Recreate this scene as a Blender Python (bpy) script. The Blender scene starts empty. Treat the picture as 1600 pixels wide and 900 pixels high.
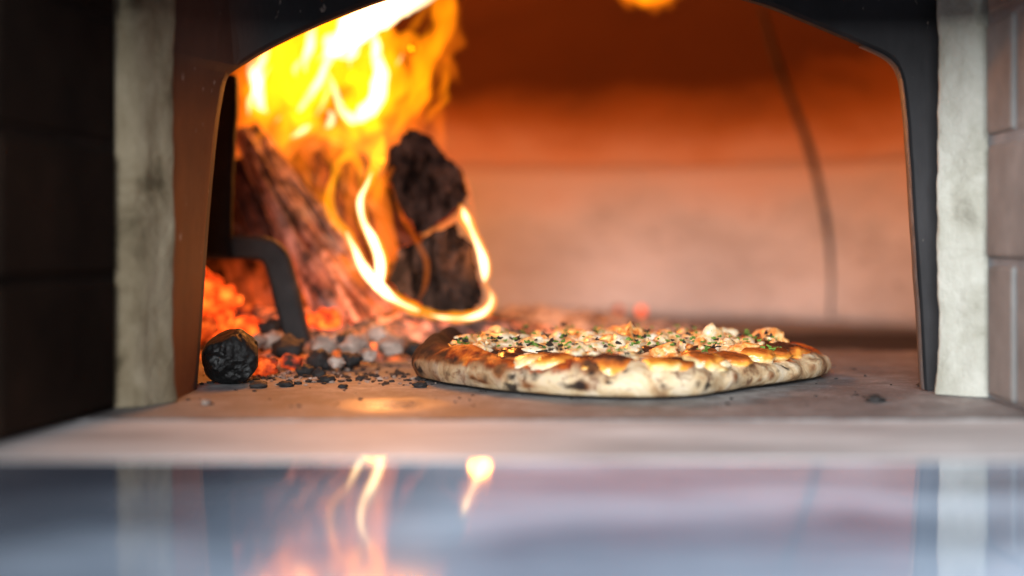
import bpy, bmesh, math, random
from mathutils import Vector, noise
random.seed(7)
S = bpy.context.scene
C = S.collection
D2, F, YH, CH = 1.063, 2222.0, 380.0, 0.111     # camera distance to the oven mouth, focal length in px, horizon row, camera height

# ------------------------------------------------------------------ camera, world, lights, exposure
cd = bpy.data.cameras.new('camera'); cam = bpy.data.objects.new('camera', cd); C.objects.link(cam); S.camera = cam
cam.location = (0, -D2, CH); cam.rotation_euler = (math.radians(90), 0, 0)
cd.sensor_width = 36; cd.lens = F / 1600 * 36; cd.shift_y = -(450 - YH) / 1600
cd.clip_start = 0.02; cd.clip_end = 100
cd.dof.use_dof = True; cd.dof.focus_distance = D2 + 0.055; cd.dof.aperture_fstop = 1.8
S.render.resolution_x, S.render.resolution_y = 1024, 576
w = bpy.data.worlds.new('World'); S.world = w; w.use_nodes = True
bg = w.node_tree.nodes['Background']; bg.inputs[0].default_value = (0.62, 0.78, 1, 1); bg.inputs[1].default_value = 0.20
def lamp(name, kind, loc, energy, color, size=0.1, target=None, size_y=None):
    l = bpy.data.lights.new(name, kind); o = bpy.data.objects.new(name, l); C.objects.link(o)
    o.location = loc; l.energy = energy; l.color = color
    if kind == 'AREA':
        l.shape = 'RECTANGLE'; l.size = size; l.size_y = size_y or size
        o.rotation_euler = (Vector(target) - Vector(loc)).to_track_quat('-Z', 'Y').to_euler()
    else: l.shadow_soft_size = size; l.specular_factor = 0.0
    return o
lamp('daylight_area', 'AREA', (-0.5, -2.7, 0.66), 200, (0.93, 0.97, 1.0), 1.9, (0.15, 0.1, 0.08), 1.15)  # area lamp added behind the camera to stand for open daylight
FIRE = (1.0, 0.31, 0.045)
S.view_settings.view_transform = 'Standard'; S.view_settings.look = 'None'
S.view_settings.exposure = 0; S.view_settings.gamma = 1
S.render.engine = 'CYCLES'
cy = S.cycles
cy.use_denoising = True; cy.max_bounces = 10; cy.diffuse_bounces = 5; cy.glossy_bounces = 4; cy.volume_bounces = 0
cy.transparent_max_bounces = 16; cy.sample_clamp_indirect = 6; cy.caustics_reflective = False; cy.caustics_refractive = False
cy.volume_step_rate = 1.0; cy.blur_glossy = 0.5

def at(px, py, Y):
    d = Y + D2
    return Vector(((px - 800) / F * d, Y, CH + (YH - py) / F * d))
def floor_at(px, py, z=0.0):
    return at(px, py, F * (CH - z) / (py - YH) - D2)

# ------------------------------------------------------------------ materials
def mat(name):
    m = bpy.data.materials.new(name); m.use_nodes = True
    nt = m.node_tree; b = nt.nodes['Principled BSDF']
    return m, nt, b
def N(nt, t, **kw):
    n = nt.nodes.new(t)
    for k, v in kw.items():
        if k.startswith('i_'):
            key = k[2:]; key = int(key) if key.isdigit() else key.replace('_', ' ')
            n.inputs[key].default_value = v
        else: setattr(n, k, v)
    return n
def coords(nt, scale=(1, 1, 1), src='Object'):
    tc = N(nt, 'ShaderNodeTexCoord'); mp = N(nt, 'ShaderNodeMapping'); mp.inputs['Scale'].default_value = scale
    nt.links.new(tc.outputs[src], mp.inputs[0]); return mp.outputs[0]
def noi(nt, vec, scale, detail=5, rough=0.6, dist=0.0):
    n = N(nt, 'ShaderNodeTexNoise'); n.inputs['Scale'].default_value = scale; n.inputs['Detail'].default_value = detail
    n.inputs['Roughness'].default_value = rough; n.inputs['Distortion'].default_value = dist
    nt.links.new(vec, n.inputs['Vector']); return n.outputs['Fac']
def ramp(nt, fac, stops, interp='LINEAR'):
    r = N(nt, 'ShaderNodeValToRGB'); r.color_ramp.interpolation = interp
    e = r.color_ramp.elements
    while len(e) < len(stops): e.new(0.5)
    for x, (p, c) in zip(e, stops):
        x.position = p
        x.color = (c, c, c, 1) if isinstance(c, (int, float)) else (*c, 1)
    nt.links.new(fac, r.inputs[0]); return r.outputs[0]
def mix(nt, fac, a, b, mode='MIX'):
    m = N(nt, 'ShaderNodeMix', data_type='RGBA', blend_type=mode)
    for sock, v in ((m.inputs[0], fac), (m.inputs[6], a), (m.inputs[7], b)):
        if isinstance(v, (int, float)): sock.default_value = v
        elif isinstance(v, tuple): sock.default_value = (*v, 1)
        else: nt.links.new(v, sock)
    return m.outputs[2]
def mth(nt, op, a, b=0.0, clamp=False):
    m = N(nt, 'ShaderNodeMath', operation=op, use_clamp=clamp)
    for sock, v in ((m.inputs[0], a), (m.inputs[1], b)):
        if isinstance(v, (int, float)): sock.default_value = v
        else: nt.links.new(v, sock)
    return m.outputs[0]
def attr(nt, name):
    return N(nt, 'ShaderNodeAttribute', attribute_name=name).outputs['Fac']
def bump(nt, b, h, strength=0.4, dist=0.002):
    n = N(nt, 'ShaderNodeBump'); n.inputs['Strength'].default_value = strength; n.inputs['Distance'].default_value = dist
    nt.links.new(h, n.inputs['Height']); nt.links.new(n.outputs[0], b.inputs['Normal'])
def setc(nt, b, col, rough=0.8, spec=0.3):
    if isinstance(col, tuple): b.inputs['Base Color'].default_value = (*col, 1)
    else: nt.links.new(col, b.inputs['Base Color'])
    if isinstance(rough, (int, float)): b.inputs['Roughness'].default_value = rough
    else: nt.links.new(rough, b.inputs['Roughness'])
    b.inputs['Specular IOR Level'].default_value = spec

def mottled(name, stops, scale, rough=0.85, sc=(1, 1, 1), bs=0.4, bd=0.002, spec=0.3, fine=6.0, dist=0.0):
    m, nt, b = mat(name); v = coords(nt, sc)
    n = noi(nt, v, scale, 8, 0.62, dist)
    setc(nt, b, ramp(nt, n, stops), rough, spec)
    bump(nt, b, noi(nt, v, scale * fine, 6, 0.65), bs, bd)
    return m

M = {}
# oven floor: worn fire brick, greyish mauve, ash-dusted, slightly polished
m, nt, b = mat('hearth_stone'); v = coords(nt)
n1 = noi(nt, v, 9, 8, 0.65); n2 = noi(nt, v, 60, 6, 0.7); n3 = noi(nt, v, 240, 4, 0.7)
c = ramp(nt, n1, [(0.3, (0.07, 0.068, 0.069)), (0.48, (0.19, 0.19, 0.192)), (0.68, (0.36, 0.362, 0.365))])
c = mix(nt, ramp(nt, n2, [(0.42, 0.55), (0.6, 0.0)]), c, (0.10, 0.08, 0.075))
c = mix(nt, ramp(nt, n3, [(0.60, 0.0), (0.72, 0.7)]), c, (0.55, 0.52, 0.5))
# dark, rougher patch in the floor colour to the right of the pizza
tc = N(nt, 'ShaderNodeTexCoord'); sp = N(nt, 'ShaderNodeSeparateXYZ'); nt.links.new(tc.outputs['Object'], sp.inputs[0])
ex = mth(nt, 'DIVIDE', mth(nt, 'SUBTRACT', sp.outputs[0], 0.41), 0.22); ey = mth(nt, 'DIVIDE', mth(nt, 'SUBTRACT', sp.outputs[1], 0.56), 0.17)
rr = mth(nt, 'ADD', mth(nt, 'MULTIPLY', ex, ex), mth(nt, 'MULTIPLY', ey, ey))
rr = mth(nt, 'ADD', rr, mth(nt, 'MULTIPLY', mth(nt, 'SUBTRACT', noi(nt, v, 16, 5), 0.5), 1.2))
c = mix(nt, ramp(nt, rr, [(0.7, 0.96), (1.3, 0.0)]), c, (0.022, 0.018, 0.018))
wx = mth(nt, 'DIVIDE', mth(nt, 'ADD', sp.outputs[0], 0.083), 0.045); wy = mth(nt, 'DIVIDE', mth(nt, 'ADD', sp.outputs[1], 0.085), 0.05)
wr = mth(nt, 'ADD', mth(nt, 'ADD', mth(nt, 'MULTIPLY', wx, wx), mth(nt, 'MULTIPLY', wy, wy)), mth(nt, 'MULTIPLY', mth(nt, 'SUBTRACT', noi(nt, v, 22, 4), 0.5), 1.5))
worn = ramp(nt, wr, [(0.1, 1.0), (1.6, 0.0)])
patch_mask = ramp(nt, rr, [(0.55, 1.0), (1.25, 0.0)])
setc(nt, b, c, mix(nt, patch_mask, mix(nt, worn, (0.62,) * 3, (0.24,) * 3), (0.9, 0.9, 0.9)), 0.3)
bump(nt, b, mth(nt, 'ADD', n2, mth(nt, 'MULTIPLY', n3, 0.4)), 0.25, 0.0012); M['hearth'] = m

m, nt, b = mat('pale_sill_stone'); v = coords(nt, (0.5, 1.6, 1))
n1 = noi(nt, v, 11, 8, 0.62)
c = ramp(nt, n1, [(0.3, (0.28, 0.275, 0.28)), (0.5, (0.49, 0.49, 0.495)), (0.7, (0.70, 0.705, 0.715))])
setc(nt, b, c, 0.6, 0.2); bump(nt, b, noi(nt, v, 90, 5), 0.2, 0.001); M['sill'] = m

m, nt, b = mat('polished_slate_ledge'); v = coords(nt, (0.6, 1.3, 1))
n1 = noi(nt, v, 5.5, 7, 0.62, 0.9)
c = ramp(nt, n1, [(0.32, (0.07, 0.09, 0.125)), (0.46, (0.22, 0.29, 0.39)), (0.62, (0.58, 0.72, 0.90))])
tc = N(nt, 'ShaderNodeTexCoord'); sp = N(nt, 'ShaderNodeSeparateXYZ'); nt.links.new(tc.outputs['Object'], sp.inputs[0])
shade_x = mth(nt, 'ADD', sp.outputs[0], mth(nt, 'MULTIPLY', mth(nt, 'SUBTRACT', noi(nt, v, 4, 5, 0.6, 0.6), 0.5), 0.5))
c = mix(nt, ramp(nt, mth(nt, 'ADD', shade_x, 0.5), [(0.28, 0.85), (0.50, 0.0)]), c, (0.04, 0.05, 0.072))  # left end darkened in the colour, standing for shade on the ledge
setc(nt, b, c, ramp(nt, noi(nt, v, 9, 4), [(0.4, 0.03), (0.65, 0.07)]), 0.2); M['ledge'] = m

M['plaster'] = mottled('limed_plaster', [(0.32, (0.19, 0.18, 0.145)), (0.44, (0.31, 0.30, 0.25)), (0.66, (0.42, 0.41, 0.36))], 26, 0.95, (1, 1, 0.8), 0.7, 0.004, spec=0.1, dist=0.4)
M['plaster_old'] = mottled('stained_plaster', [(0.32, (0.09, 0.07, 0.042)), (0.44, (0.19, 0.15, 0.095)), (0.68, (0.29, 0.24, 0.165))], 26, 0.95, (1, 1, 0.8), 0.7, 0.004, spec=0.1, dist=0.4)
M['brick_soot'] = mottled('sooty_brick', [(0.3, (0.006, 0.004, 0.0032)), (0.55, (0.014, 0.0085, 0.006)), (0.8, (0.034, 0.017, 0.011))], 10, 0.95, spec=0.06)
M['brick_pale'] = mottled('pale_firebrick', [(0.3, (0.11, 0.108, 0.105)), (0.55, (0.19, 0.187, 0.182)), (0.8, (0.29, 0.288, 0.282))], 12, 0.9)
M['mortar_pale'] = mottled('grey_mortar', [(0.3, (0.13, 0.14, 0.15)), (0.7, (0.24, 0.25, 0.26))], 25, 0.95)
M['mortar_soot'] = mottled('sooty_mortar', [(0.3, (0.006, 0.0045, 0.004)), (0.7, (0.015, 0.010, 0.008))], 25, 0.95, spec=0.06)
# steel door surround: dark painted steel with rust
m, nt, b = mat('dark_rusty_steel'); v = coords(nt, (1, 1, 0.45))
n1 = noi(nt, v, 16, 8, 0.66); tc = N(nt, 'ShaderNodeTexCoord'); sp = N(nt, 'ShaderNodeSeparateXYZ'); nt.links.new(tc.outputs['Object'], sp.inputs[0])
rust = mth(nt, 'MULTIPLY', ramp(nt, n1, [(0.32, 0.45), (0.6, 1.0)]), ramp(nt, sp.outputs[0], [(0.0, 1.0), (0.03, 0.0)]))
rust = attr(nt, 'rust')
c = ramp(nt, n1, [(0.3, (0.010, 0.0095, 0.0105)), (0.7, (0.027, 0.026, 0.028))])
c = mix(nt, mth(nt, 'MULTIPLY', rust, ramp(nt, n1, [(0.3, 0.55), (0.6, 1.0)])), c, (0.20, 0.062, 0.020))
c = mix(nt, ramp(nt, noi(nt, v, 110, 3), [(0.68, 0.0), (0.74, 0.5)]), c, (0.5, 0.42, 0.35))
setc(nt, b, c, 0.62, 0.22); bump(nt, b, noi(nt, v, 80, 6), 0.35, 0.001); M['steel'] = m
M['steel_edge'] = mottled('worn_bright_steel_edge', [(0.3, (0.03, 0.028, 0.028)), (0.6, (0.09, 0.08, 0.078))], 30, 0.45, spec=0.5)
M['iron'] = mottled('forged_iron', [(0.3, (0.008, 0.0075, 0.008)), (0.6, (0.020, 0.018, 0.018)), (0.8, (0.055, 0.046, 0.044))], 34, 0.6, spec=0.25, bs=0.6)
M['iron_black'] = mottled('black_iron', [(0.3, (0.003, 0.0025, 0.003)), (0.7, (0.009, 0.007, 0.007))], 34, 0.8, spec=0.1)
# oven chamber
m, nt, b = mat('chamber_wall_brick'); v = coords(nt, (1, 1, 2.4))
n1 = noi(nt, v, 5, 8, 0.6)
c = ramp(nt, n1, [(0.3, (0.46, 0.43, 0.405)), (0.5, (0.62, 0.59, 0.565)), (0.7, (0.76, 0.735, 0.715))])
c = mix(nt, ramp(nt, noi(nt, v, 38, 5), [(0.58, 0.0), (0.72, 0.5)]), c, (0.2, 0.15, 0.13))
tc = N(nt, 'ShaderNodeTexCoord'); sp = N(nt, 'ShaderNodeSeparateXYZ'); nt.links.new(tc.outputs['Object'], sp.inputs[0])
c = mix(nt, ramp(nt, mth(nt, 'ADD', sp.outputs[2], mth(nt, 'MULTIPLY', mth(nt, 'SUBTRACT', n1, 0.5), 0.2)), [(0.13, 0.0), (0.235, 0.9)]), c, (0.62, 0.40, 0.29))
setc(nt, b, c, 0.9, 0.2); bump(nt, b, noi(nt, v, 50, 6), 0.4, 0.003); M['chamber'] = m
m, nt, b = mat('sooted_dome_clay'); v = coords(nt, (1, 1, 2.0))
tc = N(nt, 'ShaderNodeTexCoord'); sp = N(nt, 'ShaderNodeSeparateXYZ'); nt.links.new(tc.outputs['Object'], sp.inputs[0])
n1 = noi(nt, v, 4.5, 8, 0.6)
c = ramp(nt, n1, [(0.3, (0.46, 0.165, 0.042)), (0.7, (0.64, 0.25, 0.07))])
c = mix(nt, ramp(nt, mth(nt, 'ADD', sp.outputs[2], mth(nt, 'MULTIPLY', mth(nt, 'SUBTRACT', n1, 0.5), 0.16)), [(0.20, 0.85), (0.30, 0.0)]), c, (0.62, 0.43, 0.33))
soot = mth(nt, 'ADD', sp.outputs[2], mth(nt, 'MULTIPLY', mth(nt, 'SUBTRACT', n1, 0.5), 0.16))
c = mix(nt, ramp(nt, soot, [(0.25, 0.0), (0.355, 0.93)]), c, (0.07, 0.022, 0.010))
setc(nt, b, c, 0.9, 0.2); bump(nt, b, noi(nt, v, 40, 6), 0.4, 0.003); M['dome'] = m
M['crack'] = mottled('dark_crack', [(0.3, (0.035, 0.026, 0.024)), (0.7, (0.10, 0.075, 0.065))], 40, 0.95)

# wood: attributes u (along, metres), glow (0..1)
def wood(name, stops, groove, glow_gain, ash=0.0):
    m, nt, b = mat(name)
    cb = N(nt, 'ShaderNodeCombineXYZ'); nt.links.new(attr(nt, 'u'), cb.inputs[0]); nt.links.new(attr(nt, 'w'), cb.inputs[1]); nt.links.new(attr(nt, 'q'), cb.inputs[2])
    mp = N(nt, 'ShaderNodeMapping'); mp.inputs['Scale'].default_value = (6, 48, 48); nt.links.new(cb.outputs[0], mp.inputs[0])
    n1 = noi(nt, mp.outputs[0], 1.0, 7, 0.62, 0.8); n2 = noi(nt, cb.outputs[0], 45, 6, 0.65)
    c = ramp(nt, n1, stops)
    c = mix(nt, ramp(nt, n2, [(0.44, 0.75), (0.58, 0.0)]), c, groove)
    c = mix(nt, attr(nt, 'gv'), c, groove)
    if ash: c = mix(nt, ramp(nt, noi(nt, cb.outputs[0], 28, 5), [(0.55, 0.0), (0.68, ash)]), c, (0.45, 0.36, 0.33))
    setc(nt, b, c, 0.9, 0.1)
    bump(nt, b, mth(nt, 'ADD', n1, n2), 0.8, 0.004)
    g = mth(nt, 'MULTIPLY', attr(nt, 'glow'), ramp(nt, mth(nt, 'ADD', mth(nt, 'MULTIPLY', n2, 0.6), mth(nt, 'MULTIPLY', n1, 0.4)), [(0.40, 0.0), (0.62, 1.0)]))
    b.inputs['Emission Color'].default_value = (1, 0.11, 0.012, 1)
    nt.links.new(mth(nt, 'MULTIPLY', g, glow_gain), b.inputs['Emission Strength'])
    return m
M['bark'] = wood('scorched_bark', [(0.34, (0.018, 0.011, 0.009)), (0.45, (0.20, 0.11, 0.085)), (0.60, (0.52, 0.35, 0.29))], (0.02, 0.012, 0.01), 2.2, 0.5)
M['char'] = wood('charred_wood', [(0.34, (0.010, 0.008, 0.008)), (0.6, (0.04, 0.03, 0.028))], (0.006, 0.005, 0.005), 1.4, 0.0)
M['bark_dark'] = wood('dark_red_bark', [(0.34, (0.02, 0.012, 0.01)), (0.6, (0.12, 0.055, 0.04))], (0.012, 0.008, 0.007), 2.4, 0.35)
m, nt, b = mat('charred_end_grain'); v = coords(nt)
n1 = noi(nt, v, 45, 7, 0.65); n2 = noi(nt, v, 16, 5, 0.6)
c = ramp(nt, n1, [(0.35, (0.008, 0.006, 0.006)), (0.55, (0.028, 0.021, 0.019)), (0.72, (0.075, 0.052, 0.044))])
c = mix(nt, ramp(nt, n2, [(0.5, 0.0), (0.7, 0.65)]), c, (0.16, 0.10, 0.08))
tc = N(nt, 'ShaderNodeTexCoord'); mp = N(nt, 'ShaderNodeMapping'); mp.inputs['Rotation'].default_value = (0, 0.45, 0); mp.inputs['Scale'].default_value = (1, 1, 0.13)
nt.links.new(tc.outputs['Object'], mp.inputs[0])
ck = ramp(nt, noi(nt, mp.outputs[0], 95, 4, 0.6, 0.3), [(0.38, 0.0), (0.5, 1.0)])
c = mix(nt, ck, (0.004, 0.003, 0.003), c)
setc(nt, b, c, 0.9, 0.08); bump(nt, b, mth(nt, 'ADD', n1, ck), 0.9, 0.005); M['end_grain'] = m
m2 = m.copy(); m2.name = 'brown_charred_end_grain'; M['end_grain_brown'] = m2
for nd in m2.node_tree.nodes:
    if nd.type == 'MAPPING' and abs(nd.inputs['Scale'].default_value[2] - 0.13) < 0.01: nd.inputs['Rotation'].default_value = (0, -0.9, 0); nd.inputs['Scale'].default_value = (1, 1, 0.4)
    if nd.type == 'VALTORGB' and len(nd.color_ramp.elements) == 3:
        for e, cc in zip(nd.color_ramp.elements, ((0.012, 0.008, 0.007), (0.05, 0.033, 0.028), (0.12, 0.08, 0.066))): e.color = (*cc, 1)
def ember_mat(name, strength, lo, hi, base=(0.03, 0.015, 0.012)):
    m, nt, b = mat(name); v = coords(nt)
    n1 = noi(nt, v, 55, 5, 0.6)
    setc(nt, b, base, 0.9, 0.2)
    nt.links.new(ramp(nt, n1, [(0.3, (1, 0.035, 0.003)), (0.55, (1, 0.085, 0.008)), (0.75, (1, 0.22, 0.025))]), b.inputs['Emission Color'])
    nt.links.new(mth(nt, 'MULTIPLY', ramp(nt, n1, [(lo, 0.0), (hi, 1.0)]), strength), b.inputs['Emission Strength'])
    bump(nt, b, n1, 0.6, 0.003); return m
M['ember_hot'] = ember_mat('glowing_ember', 3.6, 0.34, 0.62)
M['ember_dim'] = ember_mat('dull_red_ember', 1.3, 0.42, 0.66, (0.05, 0.03, 0.025))
M['ember_far'] = ember_mat('bright_red_ember', 2.2, 0.1, 0.3)
M['ash_white'] = mottled('ashy_coal', [(0.3, (0.12, 0.08, 0.065)), (0.48, (0.32, 0.235, 0.19)), (0.70, (0.58, 0.46, 0.39))], 40, 0.95)
M['coal'] = mottled('dull_charcoal', [(0.3, (0.008, 0.007, 0.007)), (0.7, (0.035, 0.028, 0.026))], 45, 0.7, spec=0.4, bs=0.8)
m, nt, b = mat('glossy_charcoal'); v = coords(nt)
n1 = noi(nt, v, 60, 8, 0.7); n2 = noi(nt, v, 260, 5, 0.7)
c = ramp(nt, n1, [(0.35, (0.002, 0.002, 0.002)), (0.65, (0.008, 0.007, 0.007))])
c = mix(nt, ramp(nt, noi(nt, v, 75, 6, 0.7), [(0.63, 0.0), (0.72, 0.6)]), c, (0.22, 0.17, 0.14))
setc(nt, b, c, ramp(nt, n1, [(0.4, 0.42), (0.65, 0.75)]), 0.3); bump(nt, b, mth(nt, 'ADD', n1, mth(nt, 'MULTIPLY', n2, 0.5)), 0.55, 0.002); M['lump'] = m
m, nt, b = mat('ember_bed_ash'); v = coords(nt)
n1 = noi(nt, v, 48, 6, 0.6); n2 = noi(nt, v, 12, 4, 0.6)
c = ramp(nt, n1, [(0.35, (0.03, 0.02, 0.018)), (0.5, (0.22, 0.15, 0.125)), (0.66, (0.46, 0.37, 0.33))])
setc(nt, b, c, 0.95, 0.15); bump(nt, b, n1, 0.9, 0.006)
b.inputs['Emission Color'].default_value = (1, 0.13, 0.012, 1)
nt.links.new(mth(nt, 'MULTIPLY', mth(nt, 'MULTIPLY', attr(nt, 'glow'), ramp(nt, n1, [(0.48, 0.0), (0.66, 1.0)])), 2.0), b.inputs['Emission Strength']); M['bed'] = m

def flame_mat(name, col, strength):
    m = bpy.data.materials.new(name); m.use_nodes = True; nt = m.node_tree
    nt.nodes.clear(); out = N(nt, 'ShaderNodeOutputMaterial'); e = N(nt, 'ShaderNodeEmission')
    e.inputs[0].default_value = (*col, 1); e.inputs[1].default_value = strength
    nt.links.new(e.outputs[0], out.inputs['Volume']); return m
M['flame_orange'] = flame_mat('orange_flame', (1, 0.19, 0.004), 20)
M['flame_dim'] = flame_mat('dim_orange_flame', (1, 0.19, 0.008), 46)
M['flame_yellow'] = flame_mat('yellow_flame', (1, 0.255, 0.002), 64)
M['flame_loop'] = flame_mat('bright_yellow_flame', (1, 0.31, 0.005), 115)
M['flame_loop_core'] = flame_mat('bright_white_flame', (1, 0.80, 0.42), 480)
M['flame_core'] = flame_mat('white_hot_flame', (1, 0.80, 0.42), 240)

# ------------------------------------------------------------------ object helpers
def mesh_obj(name, verts, faces, material, parent=None, smooth=True, attrs=None):
    me = bpy.data.meshes.new(name); me.from_pydata([tuple(x) for x in verts], [], faces); me.update()
    bm = bmesh.new(); bm.from_mesh(me); bmesh.ops.recalc_face_normals(bm, faces=bm.faces); bm.to_mesh(me); bm.free()
    if smooth:
        for p in me.polygons: p.use_smooth = True
    if attrs:
        for k, vals in attrs.items():
            a = me.attributes.new(k, 'FLOAT', 'POINT'); a.data.foreach_set('value', vals)
    me.materials.append(material)
    o = bpy.data.objects.new(name, me); C.objects.link(o)
    if parent: o.parent = parent
    return o
def tag(o, label=None, cat=None, group=None, kind=None):
    if label: o['label'] = label
    if cat: o['category'] = cat
    if group: o['group'] = group
    if kind: o['kind'] = kind
    return o
def empty(name, loc, label, cat, group=None):
    o = bpy.data.objects.new(name, None); C.objects.link(o); o.location = loc; o.empty_display_size = 0.02
    bpy.context.view_layer.update()
    return tag(o, label, cat, group)
def under(o, parent):                      # parent while keeping world-space mesh coordinates
    o.parent = parent; o.location = -Vector(parent.location); return o
def box(x0, x1, y0, y1, z0, z1, jit=0.0):
    v = [Vector((x, y, z)) for z in (z0, z1) for y in (y0, y1) for x in (x0, x1)]
    if jit: v = [p + Vector([random.uniform(-jit, jit) for _ in range(3)]) for p in v]
    return v, [(0, 1, 3, 2), (4, 5, 7, 6), (0, 1, 5, 4), (2, 3, 7, 6), (0, 2, 6, 4), (1, 3, 7, 5)]
def bevel(o, wd=0.003, seg=2):
    me = o.data; bm = bmesh.new(); bm.from_mesh(me)
    bmesh.ops.bevel(bm, geom=list(bm.edges), offset=wd, segments=seg, affect='EDGES', profile=0.5)
    bm.to_mesh(me); bm.free()
    for p in me.polygons: p.use_smooth = False
    return o
def catmull(pts, n=8, closed=False):
    out = []; k = len(pts)
    P = lambda i: pts[i % k] if closed else pts[max(0, min(k - 1, i))]
    for i in range(k if closed else k - 1):
        p0, p1, p2, p3 = P(i - 1), P(i), P(i + 1), P(i + 2)
        for j in range(n):
            t = j / n
            out.append(0.5 * ((2 * p1) + (p2 - p0) * t + (2 * p0 - 5 * p1 + 4 * p2 - p3) * t * t + (3 * p1 - p0 - 3 * p2 + p3) * t ** 3))
    if not closed: out.append(pts[-1].copy())
    return out
def tube(path, radii, sides=10, flat=1.0, wob=0.0, seed=0):
    V, Fc = [], []; n = len(path)
    for i, p in enumerate(path):
        t = (path[min(n - 1, i + 1)] - path[max(0, i - 1)]).normalized()
        a = t.cross(Vector((0, 1, 0)))
        if a.length < 1e-3: a = t.cross(Vector((1, 0, 0)))
        a.normalize(); b2 = t.cross(a).normalized()
        r = radii[i]
        for s in range(sides):
            an = 2 * math.pi * s / sides
            q = 1 + (wob * noise.noise(p * 60 + Vector((math.cos(an), math.sin(an), seed))) if wob else 0)
            V.append(p + (a * math.cos(an) + b2 * math.sin(an) * flat) * r * q)
    for i in range(n - 1):
        for s in range(sides):
            s2 = (s + 1) % sides
            Fc.append((i * sides + s, i * sides + s2, (i + 1) * sides + s2, (i + 1) * sides + s))
    V += [path[0], path[-1]]
    for s in range(sides):
        Fc.append((len(V) - 2, (s + 1) % sides, s)); Fc.append((len(V) - 1, (n - 1) * sides + s, (n - 1) * sides + (s + 1) % sides))
    return V, Fc
def ico(sub):
    bm = bmesh.new(); bmesh.ops.create_icosphere(bm, subdivisions=sub, radius=1)
    v = [x.co.copy() for x in bm.verts]; f = [tuple(y.index for y in x.verts) for x in bm.faces]; bm.free(); return v, f
ICO = {k: ico(k) for k in (1, 2, 3, 4, 6)}
def rock(sub, size, seed, rough=0.35, facet=0.0, freq=1.6):
    v, f = ICO[sub]; off = Vector((seed * 3.17, seed * 1.31, seed * 7.7)); out = []
    for p in v:
        d = 1 + rough * noise.fractal(p * freq + off, 0.9, 2.1, 4)
        q = p * d
        if facet:
            c = Vector([round(x / facet) * facet for x in q]); q = q.lerp(c, 0.45)
        out.append(Vector((q.x * size[0], q.y * size[1], q.z * size[2])))
    return out, f
def place(vs, loc, rz=0.0):
    c, s = math.cos(rz), math.sin(rz)
    return [Vector((p.x * c - p.y * s + loc[0], p.x * s + p.y * c + loc[1], p.z + loc[2])) for p in vs]

# ------------------------------------------------------------------ setting: floor, sill, ledge
hf = empty('hearth_floor', (0, 0.5, 0), None, None); hf['kind'] = 'structure'
rows = [-0.168, 0.20, 0.56, 0.92, 1.30]
for i in range(4):
    v, f = box(-0.75, 0.85, rows[i] + 0.0008, rows[i + 1] - 0.0008, -0.06, 0.0)
    under(bevel(mesh_obj('floor_slab', v, f, M['hearth'], smooth=False), 0.0012, 2), hf)
v, f = box(-0.75, 0.85, -0.33, -0.1695, -0.06, -0.0008)
tag(bevel(mesh_obj('stone_sill', v, f, M['sill'], smooth=False), 0.0003, 1), kind='structure')
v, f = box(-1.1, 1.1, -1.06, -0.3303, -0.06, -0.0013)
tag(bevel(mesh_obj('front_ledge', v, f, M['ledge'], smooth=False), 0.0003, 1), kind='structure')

# ------------------------------------------------------------------ oven chamber: wall ring, dome, crack
CX, CYc, RR = 0.05, 0.56, 0.54
oc = empty('oven_chamber', (CX, CYc, 0), 'domed brick oven chamber lit orange by the fire, pale lower wall', 'oven chamber')
ZS = 0.225
def ringpt(a, z):
    return Vector((CX + RR * math.sin(a), CYc - RR * math.cos(a), z))
V, Fc = [], []; NA = 160; zs = [0.0 + ZS * i / 12 for i in range(13)]
a0 = 0.62
for i in range(NA + 1):
    a = a0 + (2 * math.pi - 2 * a0) * i / NA
    for z in zs:
        p = ringpt(a, z); n = noise.fractal(Vector((p.x * 9, p.y * 9, z * 22)), 1, 2, 4) * 0.004 * min(1, (ZS - z) / 0.05)
        d = Vector((math.sin(a), -math.cos(a), 0)); V.append(p + d * n)
k = len(zs)
for i in range(NA):
    for j in range(k - 1): Fc.append((i * k + j, (i + 1) * k + j, (i + 1) * k + j + 1, i * k + j + 1))
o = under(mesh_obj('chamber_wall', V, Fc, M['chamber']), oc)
sm = o.modifiers.new('thick', 'SOLIDIFY'); sm.thickness = 0.09; sm.offset = 1
V, Fc = [], []; HD = 0.30; NB = 28
def domept(a, t):          # t 0 at springing, 1 at crown
    e = t * math.pi / 2
    return Vector((CX + (RR - 0.0004) * math.cos(e) * math.sin(a), CYc - (RR - 0.0004) * math.cos(e) * math.cos(a), ZS - 0.003 + HD * math.sin(e)))
for i in range(NA):
    a = 2 * math.pi * i / NA
    for j in range(NB):
        p = domept(a, j / NB); V.append(p + Vector((0, 0, 1)) * 0.006 * min(1, j / 6) * noise.fractal(p * 9, 1, 2, 4))
V.append(domept(0, 1))
for i in range(NA):
    i2 = (i + 1) % NA
    am = 2 * math.pi * (i + 0.5) / NA
    for j in range(NB):
        front = (am < a0 or am > 2 * math.pi - a0) and j < 9
        if front: continue
        if j < NB - 1: Fc.append((i * NB + j, i2 * NB + j, i2 * NB + j + 1, i * NB + j + 1))
        else: Fc.append((i * NB + j, i2 * NB + j, len(V) - 1))
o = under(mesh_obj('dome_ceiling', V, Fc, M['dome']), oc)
sm = o.modifiers.new('thick', 'SOLIDIFY'); sm.thickness = 0.09; sm.offset = 1
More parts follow.
